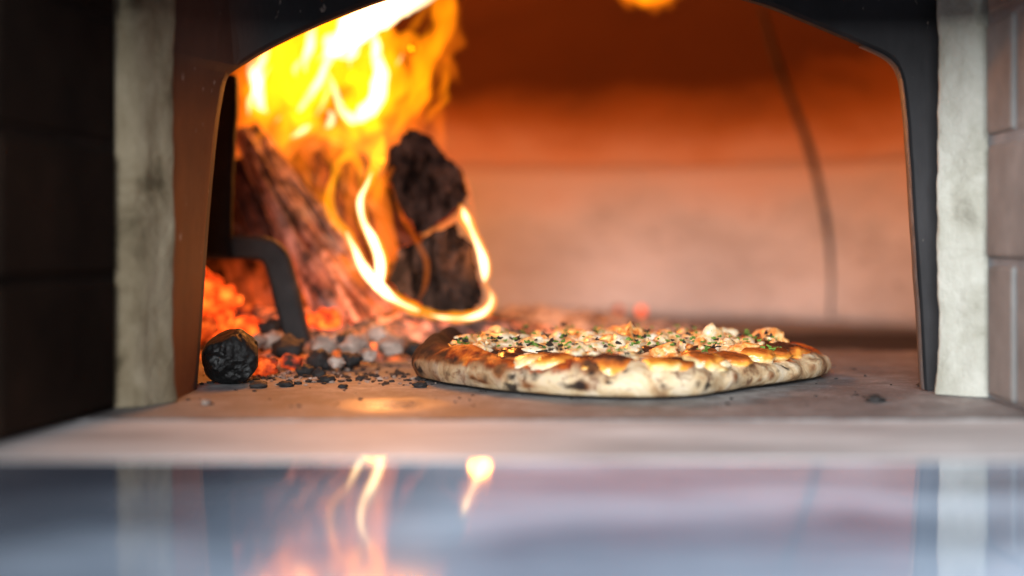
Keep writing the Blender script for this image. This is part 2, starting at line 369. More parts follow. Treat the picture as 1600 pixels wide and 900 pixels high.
# hairline crack running down the dome and the back wall: traced on the surface
def hit_chamber(px, py):
    o0 = Vector((0, -D2, CH)); d = (at(px, py, 1.0) - o0).normalized(); best = None
    for s in range(900, 3000):
        p = o0 + d * (s * 0.001); r = math.hypot(p.x - CX, p.y - CYc)
        if p.y < 0.2: continue
        lim = RR if p.z < ZS else (RR * math.sqrt(max(0, 1 - ((p.z - ZS) / HD) ** 2)) if p.z < ZS + HD else 0)
        if r >= lim - 0.003: return p
    return p
cp = [hit_chamber(x, y) for x, y in ((1190, 10), (1203, 60), (1222, 120), (1246, 180), (1268, 245), (1284, 310), (1294, 370), (1299, 430))]
path = catmull(cp, 6)
V, Fc = tube(path, [0.0045 * (0.45 + 0.75 * math.sin(math.pi * min(1, (i + 3) / (len(path) + 4))) + 0.3 * noise.noise(Vector((i * .5, 0, 0)))) for i in range(len(path))], 8)
under(mesh_obj('wall_crack', V, Fc, M['crack']), oc)
cp = [hit_chamber(x, y) for x, y in ((1299, 430), (1298, 460), (1297, 495))]
path = catmull(cp, 5); V, Fc = tube(path, [0.002] * len(path), 6); under(mesh_obj('wall_crack', V, Fc, M['crack']), oc)

# ------------------------------------------------------------------ arched steel surround of the oven mouth
inner = [(302, 613), (308, 540), (314, 450), (321, 350), (330, 250), (338, 180), (346, 135), (351, 119), (358, 110), (385, 93), (420, 73), (500, 35), (600, -3), (700, -32),
         (800, -48), (900, -50), (1000, -40), (1100, -20), (1190, 4), (1240, 23), (1300, 48), (1350, 69), (1382, 83), (1399, 95), (1409, 112), (1415, 138), (1420, 180), (1425, 250), (1431, 350), (1438, 450), (1443, 540), (1447, 613)]
ip = catmull([at(x, y, 0.0) for x, y in inner], 4)
for p in ip: p.z = max(p.z, 0.0006)
ip[0].z = ip[-1].z = 0.0006
outer, rust = [], []
nI = len(ip)
for i, p in enumerate(ip):
    if p.x < -0.20 and p.z < 0.245: outer.append(Vector((-0.238, -0.070, p.z)))
    elif p.x > 0.28 and p.z < 0.245: outer.append(Vector((0.40, -0.0005, p.z)))
    else:
        t = (p.x + 0.215) / 0.50; t = max(0, min(1, t))
        outer.append(Vector((-0.238 + 0.638 * t, -0.070 * max(0, 1 - t * 3.0), 0.30 + 0.32 * math.sin(math.pi * min(1, 0.12 + t * 0.8)))))
V = []; Fc = []; at_r = []
L = 9
def ring_layers(p, q):
    back = Vector((p.x, 0.012, p.z)); ob = Vector((q.x + (0.25 if q.x > 0 else -0.25), 0.03, q.z + (0.1 if q.z > 0.27 else 0)))
    a_ = p.lerp(q, 0.04)
    return [back, Vector((p.x, 0.0025, p.z)), p.lerp(q, 0.012), a_, p.lerp(q, 0.35), p.lerp(q, 0.7), q, q + Vector((-0.012 if q.x < 0 else 0.012, 0.004, 0)), ob]
for p, q in zip(ip, outer):
    V += ring_layers(p, q)
    rl = 1.0 if p.x < -0.19 else max(0, 0.9 - (p.x + 0.19) * 8)
    hz = 1.0 if p.z < 0.2 else max(0, 1 - (p.z - 0.2) / 0.06)
    at_r += [0.15 * rl] * 2 + [rl * hz] * 5 + [rl * hz, 0]
for i in range(nI - 1):
    for j in range(L - 1): Fc.append((i * L + j, (i + 1) * L + j, (i + 1) * L + j + 1, i * L + j + 1))
sf = mesh_obj('oven_mouth_surround', V, Fc, M['steel'], attrs={'rust': at_r}, smooth=False)
tag(sf, 'dark arched steel surround framing the oven mouth, rust brown on its left jamb', 'oven surround')
# worn bright edge of the arch
V, Fc = [], []
ep = [p for p in ip if p.x > 0.245 and p.z < 0.262]
for p in ep:
    c = Vector((0.03, 0, 0.12)); d = (c - p); d.y = 0; d.normalize(); e = 0.0012 * (1 + 0.5 * noise.noise(p * 40))
    V += [p + d * e + Vector((0, 0.0005, 0)), p + d * (e + 0.0012) + Vector((0, 0.003, 0)), p + d * (e + 0.0008) + Vector((0, 0.011, 0)), p + d * 0.0 + Vector((0, 0.0125, 0))]
for i in range(len(ep) - 1):
    for j in range(3): Fc.append((i * 4 + j, (i + 1) * 4 + j, (i + 1) * 4 + j + 1, i * 4 + j + 1))
mesh_obj('inner_edge', V, Fc, M['steel_edge'], sf)

# ------------------------------------------------------------------ plaster jambs
def jamb(name, foot, z1, label, seed, mt):
    pts = catmull([Vector((x, y, 0)) for x, y in foot], 5, True); nz = 70; V = []; Fc = []; n = len(pts)
    cx = sum(p.x for p in pts) / n; cyy = sum(p.y for p in pts) / n
    for j in range(nz + 1):
        z = 0.0008 + (z1 - 0.0008) * j / nz
        for p in pts:
            d = Vector((p.x - cx, p.y - cyy, 0)).normalized()
            q = Vector((p.x, p.y, z)); e = noise.fractal(Vector((q.x * 45, q.y * 45, z * 30 + seed)), 0.9, 2, 4) * 0.0016 + noise.noise(Vector((z * 14, seed, q.x * 12))) * 0.0012
            if z < 0.02: e += 0.002 * (1 - z / 0.02)
            V.append(q + d * e)
    for j in range(nz):
        for i in range(n): Fc.append((j * n + i, j * n + (i + 1) % n, (j + 1) * n + (i + 1) % n, (j + 1) * n + i))
    Fc.append(tuple(nz * n + i for i in range(n)))
    return tag(mesh_obj(name, V, Fc, mt), label, 'plaster jamb')
def dens(poly, m=4):
    out = []
    for i, p in enumerate(poly):
        q = poly[(i + 1) % len(poly)]
        for t in (0.12, 0.5, 0.88): out.append((p[0] + (q[0] - p[0]) * t, p[1] + (q[1] - p[1]) * t))
    return out
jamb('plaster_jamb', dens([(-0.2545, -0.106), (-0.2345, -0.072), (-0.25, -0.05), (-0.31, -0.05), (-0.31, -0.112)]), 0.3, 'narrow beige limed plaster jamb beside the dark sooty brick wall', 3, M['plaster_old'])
jamb('plaster_jamb', dens([(0.3095, -0.024), (0.336, -0.043), (0.375, -0.043), (0.375, -0.006), (0.330, -0.006)]), 0.3, 'pale cracked plaster jamb beside the greyish firebrick wall', 9, M['plaster'])

# ------------------------------------------------------------------ brick side walls of the entrance
def brick_wall(name, label, face_x, side, y0, y1, bm_, mm, zj, loc, slope=0.0):
    root = empty(name, loc, label, 'brick wall')
    def X(y): return face_x + slope * (y1 - y)
    v = []; d = 0.12 * side
    for z in (0.0009, 0.30):
        for (x, y) in ((X(y1) + 0.003 * side, y1), (X(y0) + 0.003 * side, y0 + 0.004), (X(y0) + d, y0 + 0.004), (X(y1) + d, y1)): v.append(Vector((x, y, z)))
    f = [(0, 1, 2, 3), (4, 5, 6, 7), (0, 1, 5, 4), (1, 2, 6, 5), (2, 3, 7, 6), (3, 0, 4, 7)]
    under(mesh_obj('mortar', v, f, mm, smooth=False), root)
    for r in range(len(zj) - 1):
        z0, z1 = zj[r] + 0.003, zj[r + 1] - 0.003
        cuts = [y0, y1 - 0.002] if side < 0 else [y0, y1 - 0.115, y1 - 0.002] if r % 2 else [y0, y1 - 0.06, y1 - 0.002]
        for a, b2 in zip(cuts, cuts[1:]):
            if b2 - a < 0.02: continue
            a += 0.003; b2 -= 0.003
            pr = random.uniform(-0.001, 0.001)
            v = []
            for z in (z0, z1):
                for (x, y) in ((X(b2) - pr, b2), (X(a) - pr, a), (X(a) + 0.1 * side, a), (X(b2) + 0.1 * side, b2)): v.append(Vector((x, y, z)) + Vector([random.uniform(-.0008, .0008) for _ in range(3)]))
            under(bevel(mesh_obj('brick', v, f, bm_, smooth=False), 0.003, 2), root)
    return root
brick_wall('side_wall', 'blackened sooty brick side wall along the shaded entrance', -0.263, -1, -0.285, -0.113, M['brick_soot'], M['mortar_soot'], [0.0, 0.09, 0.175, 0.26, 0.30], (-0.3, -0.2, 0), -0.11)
brick_wall('side_wall', 'pale greyish firebrick side wall with grey mortar joints', 0.3375, 1, -0.30, -0.046, M['brick_pale'], M['mortar_pale'], [0.0, 0.098, 0.184, 0.27, 0.30], (0.38, -0.2, 0), 0.0)
# unseen front pier beside the entrance, drawn forward to shade the ledge's left side
v, f = box(-0.62, -0.292, -0.74, -0.289, 0.001, 0.60); tag(bevel(mesh_obj('shade_pier', v, f, M['plaster'], smooth=False), 0.004), 'unseen plastered pier added to shade the ledge, in front of the sooty brick wall', 'shade pier')
v, f = box(-0.2605, 0.3345, -0.33, -0.20, 0.266, 0.60); tag(bevel(mesh_obj('shade_lintel', v, f, M['plaster'], smooth=False), 0.004), 'unseen plastered lintel slab set low to shade the oven entrance', 'lintel')  # out of view, lowered so it shades the top of the mouth

# ------------------------------------------------------------------ iron log holder
ir = empty('log_holder', at(345, 560, 0.27), 'black forged iron log holder with upright bar and bent leg', 'log holder')
YI = 0.27
def flatbar(name, pts, halfw, depth, material):          # bar of rectangular section following a path in the xz plane
    path = catmull(pts, 8); V = []; Fc = []; n = len(path)
    for i, p in enumerate(path):
        t = (path[min(n - 1, i + 1)] - path[max(0, i - 1)]); t.y = 0; t.normalize(); a = Vector((-t.z, 0, t.x))
        h = halfw[0] + (halfw[1] - halfw[0]) * i / (n - 1)
        if i == n - 1: h *= 0.55
        h *= 1 + 0.07 * noise.noise(p * 45)
        c = h * 0.72
        for (u, w_) in ((-h, -.7), (-c, -1), (c, -1), (h, -.7), (h, .7), (c, 1), (-c, 1), (-h, .7)): V.append(p + a * u + Vector((0, w_ * depth, 0)))
    for i in range(n - 1):
        for s in range(8): Fc.append((i * 8 + s, i * 8 + (s + 1) % 8, (i + 1) * 8 + (s + 1) % 8, (i + 1) * 8 + s))
    Fc += [tuple(range(8)), tuple((n - 1) * 8 + s for s in range(8))]
    return under(mesh_obj(name, V, Fc, material, smooth=False), ir)
flatbar('upright_bar', [at(335, 398, 0.262), at(337, 370, 0.262), at(339, 330, 0.262), at(344, 250, 0.262), at(351, 170, 0.262), at(354, 131, 0.262), at(355, 117, 0.262)], (0.0175, 0.0085), 0.006, M['iron_black'])
flatbar('bent_leg', [at(285, 387, YI), at(330, 387, YI), at(380, 386, YI), at(412, 389, YI), at(430, 402, YI), at(440, 430, YI), at(452, 478, YI), at(466, 535, YI), at(473, 562, YI)], (0.0105, 0.0125), 0.008, M['iron'])

# ------------------------------------------------------------------ logs
def log_obj(name, label, ring0, ring1, mid_bulge, seg, body_mat, end_mat, seed, glow=(0, 0), ridge=0.004, cap0=True):
    """ring0/ring1: outlines with the same number of points; body bark swept between them."""
    n = len(ring0); c0 = sum(ring0, Vector()) / n; c1 = sum(ring1, Vector()) / n
    root = empty(name, c1, label, 'log', 'logs in the fire')
    V, Fc = [], []; A = {'u': [], 'w': [], 'q': [], 'glow': []}
    ln = (c1 - c0).length; ax = (c1 - c0).normalized(); A['gv'] = []
    rg = random.Random(int(seed * 10)); GV = [(rg.uniform(0, 6.283), rg.uniform(0.05, 0.13), rg.uniform(0.10, 0.30), rg.uniform(-0.5, 0.5), rg.uniform(0.0, 0.35), rg.uniform(0.6, 1.1)) for _ in range(15)]
    for j in range(seg + 1):
        t = j / seg; c = c0.lerp(c1, t)
        for i in range(n):
            p = ring0[i].lerp(ring1[i], t); d = (p - c); r = d.length; d.normalize()
            an = 2 * math.pi * i / n
            e = ridge * noise.fractal(Vector((math.cos(an) * 3.2, math.sin(an) * 3.2, t * ln * 14 + seed)), 0.8, 2.1, 5)
            e += ridge * 0.9 * (abs(noise.noise(Vector((math.cos(an) * 4.5, math.sin(an) * 4.5, t * ln * 5 + seed * 2)))) - 0.3)
            gd = gvv = 0
            for (ga, gw, gdp, gt, g0, g1) in GV:
                if g0 <= t <= g1 or t > 0.97:
                    da = abs((an - ga - gt * t - 0.12 * noise.noise(Vector((t * 9, ga, seed))) + math.pi) % (2 * math.pi) - math.pi)
                    q_ = max(0, 1 - da / gw); gd = max(gd, q_ * gdp); gvv = max(gvv, q_ ** 0.6)
            A['gv'].append(min(1, gvv * 1.3))
            V.append(p + d * (e - gd * r + mid_bulge * r * math.sin(math.pi * t)))
            A['u'].append(t * ln); A['w'].append(math.cos(an) * r); A['q'].append(math.sin(an) * r + seed)
            A['glow'].append(max(0, min(1, glow[0] + (glow[1] - glow[0]) * t)))
    for j in range(seg):
        for i in range(n): Fc.append((j * n + i, j * n + (i + 1) % n, (j + 1) * n + (i + 1) % n, (j + 1) * n + i))
    body = under(mesh_obj('bark', V, Fc, body_mat, attrs=A), root)
    for which, ring, sgn in ((0, V[:n], -1), (1, V[seg * n:], 1)):
        c = sum(ring, Vector()) / n; W, G = [], []; K = 12
        for k_ in range(K + 1):
            s = 1 - k_ / (K + 1)
            for i in range(n):
                p = c.lerp(ring[i], s * 0.999); e = (0.004 * noise.fractal(p * 60 + Vector((seed, 0, 0)), 0.8, 2, 4) + 0.004 * noise.noise(p * 22)) * (1 if k_ > 0 else 0)
                W.append(p + ax * sgn * (e + (0.001 if k_ else 0)))
        W.append(c + ax * sgn * 0.002)
        for k_ in range(K):
            for i in range(n): G.append((k_ * n + i, k_ * n + (i + 1) % n, (k_ + 1) * n + (i + 1) % n, (k_ + 1) * n + i))
        for i in range(n): G.append((K * n + i, K * n + (i + 1) % n, len(W) - 1))
        under(mesh_obj('cut_end', W, G, end_mat), root)
    return root
def outline(pts, Y, n=110):
    q = [at(x, y, Y) for x, y in pts]; c = []
    for a, b_ in zip(q, q[1:] + q[:1]): c += [a.lerp(b_, t / 12) for t in range(12)]
    return [(c[int(i * len(c) / n)] + Vector((noise.noise(Vector((i * .33, Y, 1))), 0, noise.noise(Vector((i * .33, Y, 7))))) * 0.0022) for i in range(n)]
def zo(z): return [(540 + x / 2.646, 180 + y / 2.646) for x, y in z]
up = zo([(270, 70), (335, 80), (400, 150), (475, 225), (518, 325), (485, 372), (440, 425), (300, 500), (240, 430), (185, 300), (160, 245), (205, 120)])
r0 = outline([(x - 1, y - 3) for x, y in up], 0.365)
r1 = [p * 0.92 + Vector((-0.03, 0.27, 0.012)) for p in r0]
log_obj('firewood_log', 'blackened log resting on top of another charred log, end facing out', r0, r1, 0.04, 26, M['char'], M['end_grain_brown'], 2, (0.9, -2.0))
lo = zo([(310, 505), (440, 436), (475, 465), (530, 560), (560, 680), (572, 760), (525, 812), (350, 822), (260, 765), (185, 705), (170, 620), (235, 525)])
r0 = outline([(x, y + (5 if y < 380 else 0)) for x, y in lo], 0.315)
r1 = [p * 0.95 + Vector((-0.03, 0.28, -0.006)) for p in r0]
log_obj('firewood_log', 'charred lower log ringed by a thin bright loop of flame', r0, r1, 0.03, 26, M['char'], M['end_grain'], 5, (0.9, -2.0))
def axis_log(name, label, a, b_, ra, rb, mat_, seed, glow, ridge=0.005, wedge=0.25, n=150, seg=46):
    ax = (b_ - a).normalized(); s = ax.cross(Vector((0, 1, 0))).normalized(); t = ax.cross(s).normalized()
    def ring(c, r):
        out = []
        for i in range(n):
            an = 2 * math.pi * i / n
            q = r * (1 + wedge * math.cos(3 * an + seed) + 0.12 * noise.noise(Vector((math.cos(an) * 2, math.sin(an) * 2, seed))))
            out.append(c + (s * math.cos(an) + t * math.sin(an)) * q)
        return out
    return log_obj(name, label, ring(a, ra), ring(b_, rb), 0.05, seg, mat_, M['end_grain'], seed, glow, ridge)
axis_log('firewood_log', 'split log with pinkish scorched grain leaning diagonally on the iron leg', at(383, 205, 0.42), at(560, 520, 0.36), 0.013, 0.041, M['bark'], 1.0, (-0.4, 0.45), 0.004, 0.22)
axis_log('firewood_log', 'slender dark red barked log behind the bent iron leg', at(352, 262, 0.44), at(452, 540, 0.40), 0.024, 0.034, M['bark_dark'], 4.3, (-0.5, 0.6), 0.006, 0.16)
axis_log('firewood_log', 'dark log half hidden behind the flames at the back of the pile', at(492, 255, 0.58), at(630, 470, 0.50), 0.045, 0.05, M['bark_dark'], 7.7, (-0.2, 0.25), 0.006, 0.12)
axis_log('firewood_log', 'black log standing behind the upright iron bar', at(385, 265, 0.50), at(322, 560, 0.46), 0.026, 0.045, M['char'], 8.9, (0.0, 0.35), 0.006, 0.12)

# ------------------------------------------------------------------ ember bed and coals
def heap(name, label, x0, x1, y0, y1, hfun, gfun, nx, ny, mk='bed'):
    V, Fc, G = [], [], []
    for j in range(ny + 1):
        for i in range(nx + 1):
            x = x0 + (x1 - x0) * i / nx; y = y0 + (y1 - y0) * j / ny
            h = hfun(x, y); cell = noise.voronoi(Vector((x, y, 0)) * 62)[0]
            bumpy = max(0, 0.6 - cell[0]) * 0.016 + noise.fractal(Vector((x, y, 1)) * 70, 0.8, 2, 3) * 0.003
            V.append(Vector((x, y, h + (bumpy if h > 0.0005 else -0.004) - 0.001))); G.append(gfun(x, y))
    for j in range(ny):
        for i in range(nx):
            a = j * (nx + 1) + i; q = (a, a + 1, a + nx + 2, a + nx + 1)
            if max(V[t].z for t in q) > -0.0045 and any(hfun(V[t].x, V[t].y) > 0.0005 for t in q): Fc.append(q)
    o = mesh_obj(name, V, Fc, M[mk], attrs={'glow': G}); return tag(o, label, 'ash bed', kind='stuff')
def hf1(x, y):
    e = ((x + 0.21) / 0.27) ** 2 + ((y - 0.46) / 0.22) ** 2 + 0.35 * noise.noise(Vector((x * 12, y * 12, 0)))
    return max(0.0, 0.055 * (1 - e)) if e < 1 else 0.0
heap('ember_bed', 'bed of glowing embers and ash under the burning logs', -0.50, 0.09, 0.2, 0.72, hf1, lambda x, y: max(0, min(1, 0.95 - abs(x + 0.24) * 2.2)), 150, 130)
m, nt, b = mat('pale_ash'); v = coords(nt)
n1 = noi(nt, v, 60, 6, 0.6)
setc(nt, b, ramp(nt, n1, [(0.36, (0.10, 0.08, 0.075)), (0.48, (0.34, 0.28, 0.26)), (0.64, (0.58, 0.52, 0.49))]), 0.95, 0.15); bump(nt, b, n1, 0.9, 0.006); M['pale_ash'] = m
def hf2(x, y):
    e = ((x - 0.02) / 0.20) ** 2 + ((y - 0.66) / 0.20) ** 2 + 0.7 * noise.noise(Vector((x * 14, y * 14, 3)))
    return max(0.0, 0.024 * (1 - e)) if e < 1 else 0.0
heap('ash_heap', 'pinkish grey ash heap spreading behind the pizza', -0.24, 0.30, 0.40, 0.93, hf2, lambda x, y: 0.0, 130, 120, 'pale_ash')

def lump(name, label, cat, px, py, Y, r, material, seed, flat=0.75, sub=3, group='coals in the fire bed', sit=None):
    p = at(px, py, Y) if sit is None else sit
    if material is M['ash_white']: r *= 0.82
    v, f = rock(sub, (r, r * 0.9, r * flat), seed, 0.42, 0.0, 1.6)
    o = mesh_obj(name, v, f, material); o.location = p; o.rotation_euler = (0, 0, seed * 1.7)
    return tag(o, label, cat, group)
# the black lump of charcoal at the front
v, f = ICO[6]; vs = []
rl_ = random.Random(17); FAC = []
for _ in range(17):
    fn = Vector((rl_.gauss(0, 1), rl_.gauss(0, 1), rl_.gauss(0, 1))).normalized(); FAC.append((fn, rl_.uniform(0.74, 0.92)))
for p in v:
    d = 1 + 0.16 * noise.fractal(p * 1.3 + Vector((4, 2, 9)), 0.9, 2.1, 3)
    rd = noise.ridged_multi_fractal(p * 1.15 + Vector((7, 1, 3)), 0.9, 2.1, 5, 1.0, 2.0)
    d += 0.12 * (rd - 1.0) + 0.02 * noise.fractal(p * 9, 0.7, 2, 4)
    q = p * d
    for fn, fd in FAC:
        ex_ = q.dot(fn) - fd
        if ex_ > 0: q = q - fn * ex_ * 0.6
    vs.append(Vector((q.x * 0.0248, q.y * 0.0235, q.z * 0.0235)))
o = mesh_obj('charcoal_lump', vs, f, M['lump']); o.location = at(361, 557, 0.062); o.location.z = 0.0195
tag(o, 'large glossy black lump of charcoal in front beside the rusty jamb', 'charcoal')
# glowing coals piled left
g = 'glowing coals heaped behind the charcoal lump'
for i, (x, y, Y, r, mk, lb) in enumerate([
    (318, 445, 0.36, 0.018, 'ember_hot', 'orange ember at the top of the glowing pile by the rusty jamb'),
    (350, 470, 0.35, 0.017, 'ember_hot', 'bright orange ember in the middle of the glowing pile'),
    (312, 480, 0.33, 0.019, 'ember_hot', 'orange ember low in the glowing pile touching the jamb'),
    (340, 505, 0.32, 0.018, 'ember_hot', 'red orange ember just above the charcoal lump'),
    (384, 512, 0.31, 0.014, 'ember_hot', 'small red ember behind the right shoulder of the charcoal lump'),
    (372, 488, 0.36, 0.014, 'ember_dim', 'dull red ember in the dark gap below the iron bar'),
    (318, 515, 0.30, 0.014, 'ember_dim', 'dark red ember at the foot of the pile by the jamb'),
    (512, 498, 0.31, 0.013, 'ember_hot', 'bright yellow orange ember right of the iron leg'),
    (488, 508, 0.31, 0.012, 'ember_hot', 'small orange ember touching the right of the iron leg'),
    (553, 514, 0.33, 0.011, 'ember_hot', 'orange ember between pale ash lumps in front of the leaning log')]):
    lump('ember', lb, 'ember', x, y, Y, r, M[mk], i + 1.3, 0.85, group=g)
g = 'ash coated coals in front of the logs'
for i, (x, y, Y, r, mk, lb) in enumerate([
    (402, 533, 0.22, 0.010, 'ash_white', 'pale ash lump just right of the charcoal lump'),
    (424, 532, 0.23, 0.014, 'ash_white', 'rounded pinkish ash lump second right of the charcoal lump'),
    (422, 512, 0.26, 0.011, 'coal', 'small black coal above the pinkish ash lump'),
    (450, 545, 0.20, 0.014, 'coal', 'black coal left of the iron leg foot'),
    (455, 565, 0.16, 0.010, 'ember_dim', 'dim brown coal in front of the iron leg foot'),
    (412, 572, 0.13, 0.012, 'ember_dim', 'dull reddish coal beside the charcoal lump at floor level'),
    (508, 538, 0.24, 0.018, 'ash_white', 'large white ash lump right of the iron leg'),
    (540, 533, 0.25, 0.012, 'coal', 'black coal between two white ash lumps'),
    (556, 540, 0.23, 0.018, 'ash_white', 'broad white ash flake leaning right of the black coal'),
    (590, 522, 0.28, 0.015, 'ash_white', 'pale ash lump below the loop of flame'),
    (612, 540, 0.24, 0.016, 'ash_white', 'pinkish ash lump nearest the left crust of the pizza'),
    (548, 562, 0.18, 0.010, 'coal', 'small black coal in front of the white ash lumps'),
    (500, 562, 0.18, 0.012, 'coal', 'grey black coal right of the iron leg foot'),
    (575, 556, 0.19, 0.010, 'ash_white', 'small pale ash crumb lump in front of the broad flake'),
    (648, 545, 0.23, 0.009, 'coal', 'black coal just behind the left end of the pizza'),
    (478, 580, 0.13, 0.008, 'coal', 'small charcoal bit on the floor below the iron leg'),
    (526, 566, 0.16, 0.009, 'ash_white', 'grey ash bit on the floor between black coals')]):
    lump('coal', lb, 'coal', x, y, Y, r, M[mk], i + 20.7, 0.7, group=g)
g = 'embers glowing on the floor behind the pizza'
for i, (x, y, Y, r, lb) in enumerate([(1002, 486, 0.95, 0.007, 'tiny red ember glowing on the far floor, right of the pair'), (965, 484, 0.97, 0.007, 'tiny red ember glowing on the far floor, left of the pair'), (836, 519, 0.55, 0.009, 'orange ember just behind the pizza near the flame loop')]):
    lump('ember', lb, 'ember', x, y, Y, r, M['ember_far' if i != 1 else 'ember_dim'], i + 51.1, 0.9, 2, group=g)
# scattered crumbs of charcoal and ash
def crumbs(name, label, n, fx, size, material, seed):
    rnd = random.Random(seed); V, Fc = [], []
    for k_ in range(n):
        x, y, s = fx(rnd); r = size * rnd.uniform(0.4, 1.3) * s
        v, f = rock(1, (r, r * rnd.uniform(.5, 1), r * rnd.uniform(.3, .6)), k_ * 1.3 + seed, 0.6)
        b_ = len(V); V += place(v, (x, y, r * 0.25), rnd.uniform(0, 6)); Fc += [tuple(t + b_ for t in q) for q in f]
    return tag(mesh_obj(name, V, Fc, material, smooth=False), label, 'crumbs', kind='stuff')
def fx_left(r):
    a = r.gauss(0, 1); return -0.14 + r.gauss(0, 0.055), 0.10 + abs(r.gauss(0, 0.07)) - 0.06 * r.random(), 1
crumbs('charcoal_crumbs', 'fine charcoal crumbs strewn over the floor before the fire', 170, fx_left, 0.0030, M['coal'], 3)
crumbs('ash_crumbs', 'fine pale ash crumbs strewn over the floor before the fire', 110, fx_left, 0.0024, M['ash_white'], 8)
crumbs('charcoal_crumbs', 'fine charcoal crumbs thinly scattered round the pizza and jambs', 130, lambda r: (r.uniform(-0.26, 0.31), r.uniform(-0.11, 0.24), 0.7), 0.0022, M['coal'], 5)
crumbs('charcoal_crumbs', 'coal bits lying on the ash heap behind the pizza', 150, lambda r: (0.02 + r.gauss(0, 0.10), 0.60 + r.gauss(0, 0.10), 1.6), 0.0042, M['coal'], 6)
g = 'charcoal flakes on the floor before the fire'
for i, (x, y, r, lb) in enumerate([(499, 588, 0.0055, 'small upright charcoal flake below the iron leg'), (511, 597, 0.0075, 'flat black charcoal flake near the pizza end of the row'), (446, 604, 0.006, 'flat black flake nearest the charcoal lump'), (536, 606, 0.0042, 'little black flake closest to the pizza'), (404, 606, 0.0065, 'thin charcoal sliver at the foot of the large lump'), (656, 605, 0.006, 'black flake tucked under the left edge of the pizza'),
    (1368, 628, 0.0065, 'dark grey chip on the floor right of the pizza'), (1441, 604, 0.004, 'dark chip at the foot of the right steel jamb')]):
    p = floor_at(x, y); p.z = r * 0.28
    lump('charcoal_flake', lb, 'charcoal flake', 0, 0, 0, r, M['coal'], i + 70.2, 0.45 if i else 1.0, 3, g, sit=p)
g = 'pale chips by the left jamb'
for i, (x, y, r, lb) in enumerate([(212, 634, 0.008, 'white plaster chip at the foot of the beige jamb'), (322, 632, 0.0042, 'small pale chip on the floor in front of the rusty jamb')]):
    p = floor_at(x, y); p.z = r * 0.4
    lump('plaster_chip', lb, 'plaster chip', 0, 0, 0, r, M['ash_white'], i + 90.4, 0.55, 3, g, sit=p)

# ------------------------------------------------------------------ fire
fire = empty('fire', at(560, 500, 0.38), 'tall yellow and white flames rising from the stacked logs', 'fire')
def flame(pts, mk, Y, n=7, flat=0.8, name='flame_tongue', depth=0.0, seed=0, wob=0.55):
    """pts: (px, py, radius px)"""
    if Y < 0.33 and mk == 'flame_yellow': mk = 'flame_loop'
    if Y < 0.33 and mk == 'flame_core': mk = 'flame_loop_core'
    if Y < 0.40 and mk == 'flame_orange': mk = 'flame_dim'
    P = []
    for i, (x, y, r) in enumerate(pts):
        P.append(at(x, y, Y + depth * i / max(1, len(pts) - 1)))
    rad = [Vector((r / F * (Y + D2), 0, 0)) for (_, _, r) in pts]
    path = catmull(P, n); rs = [max(0.0004, q.x) for q in catmull(rad, n)]
    V, Fc = tube(path, rs, 18, flat)
    ctr = [p for p in path for _ in range(18)] + [path[0], path[-1]]
    off = Vector((seed * 1.7, seed * 0.9, seed * 2.3)); W = []
    for p, c in zip(V, ctr):
        k_ = 1 + wob * (noise.noise(Vector((p.x * 34, p.y * 34, p.z * 17)) + off) + 0.85 * noise.noise(Vector((p.x * 95, p.y * 95, p.z * 42)) + off))
        W.append(c + (p - c) * max(0.25, k_))
    V = W
    return under(mesh_obj(name, V, Fc, M[mk]), fire)
YF = 0.44
OR, YE, WH, DI = 'flame_orange', 'flame_yellow', 'flame_core', 'flame_dim'
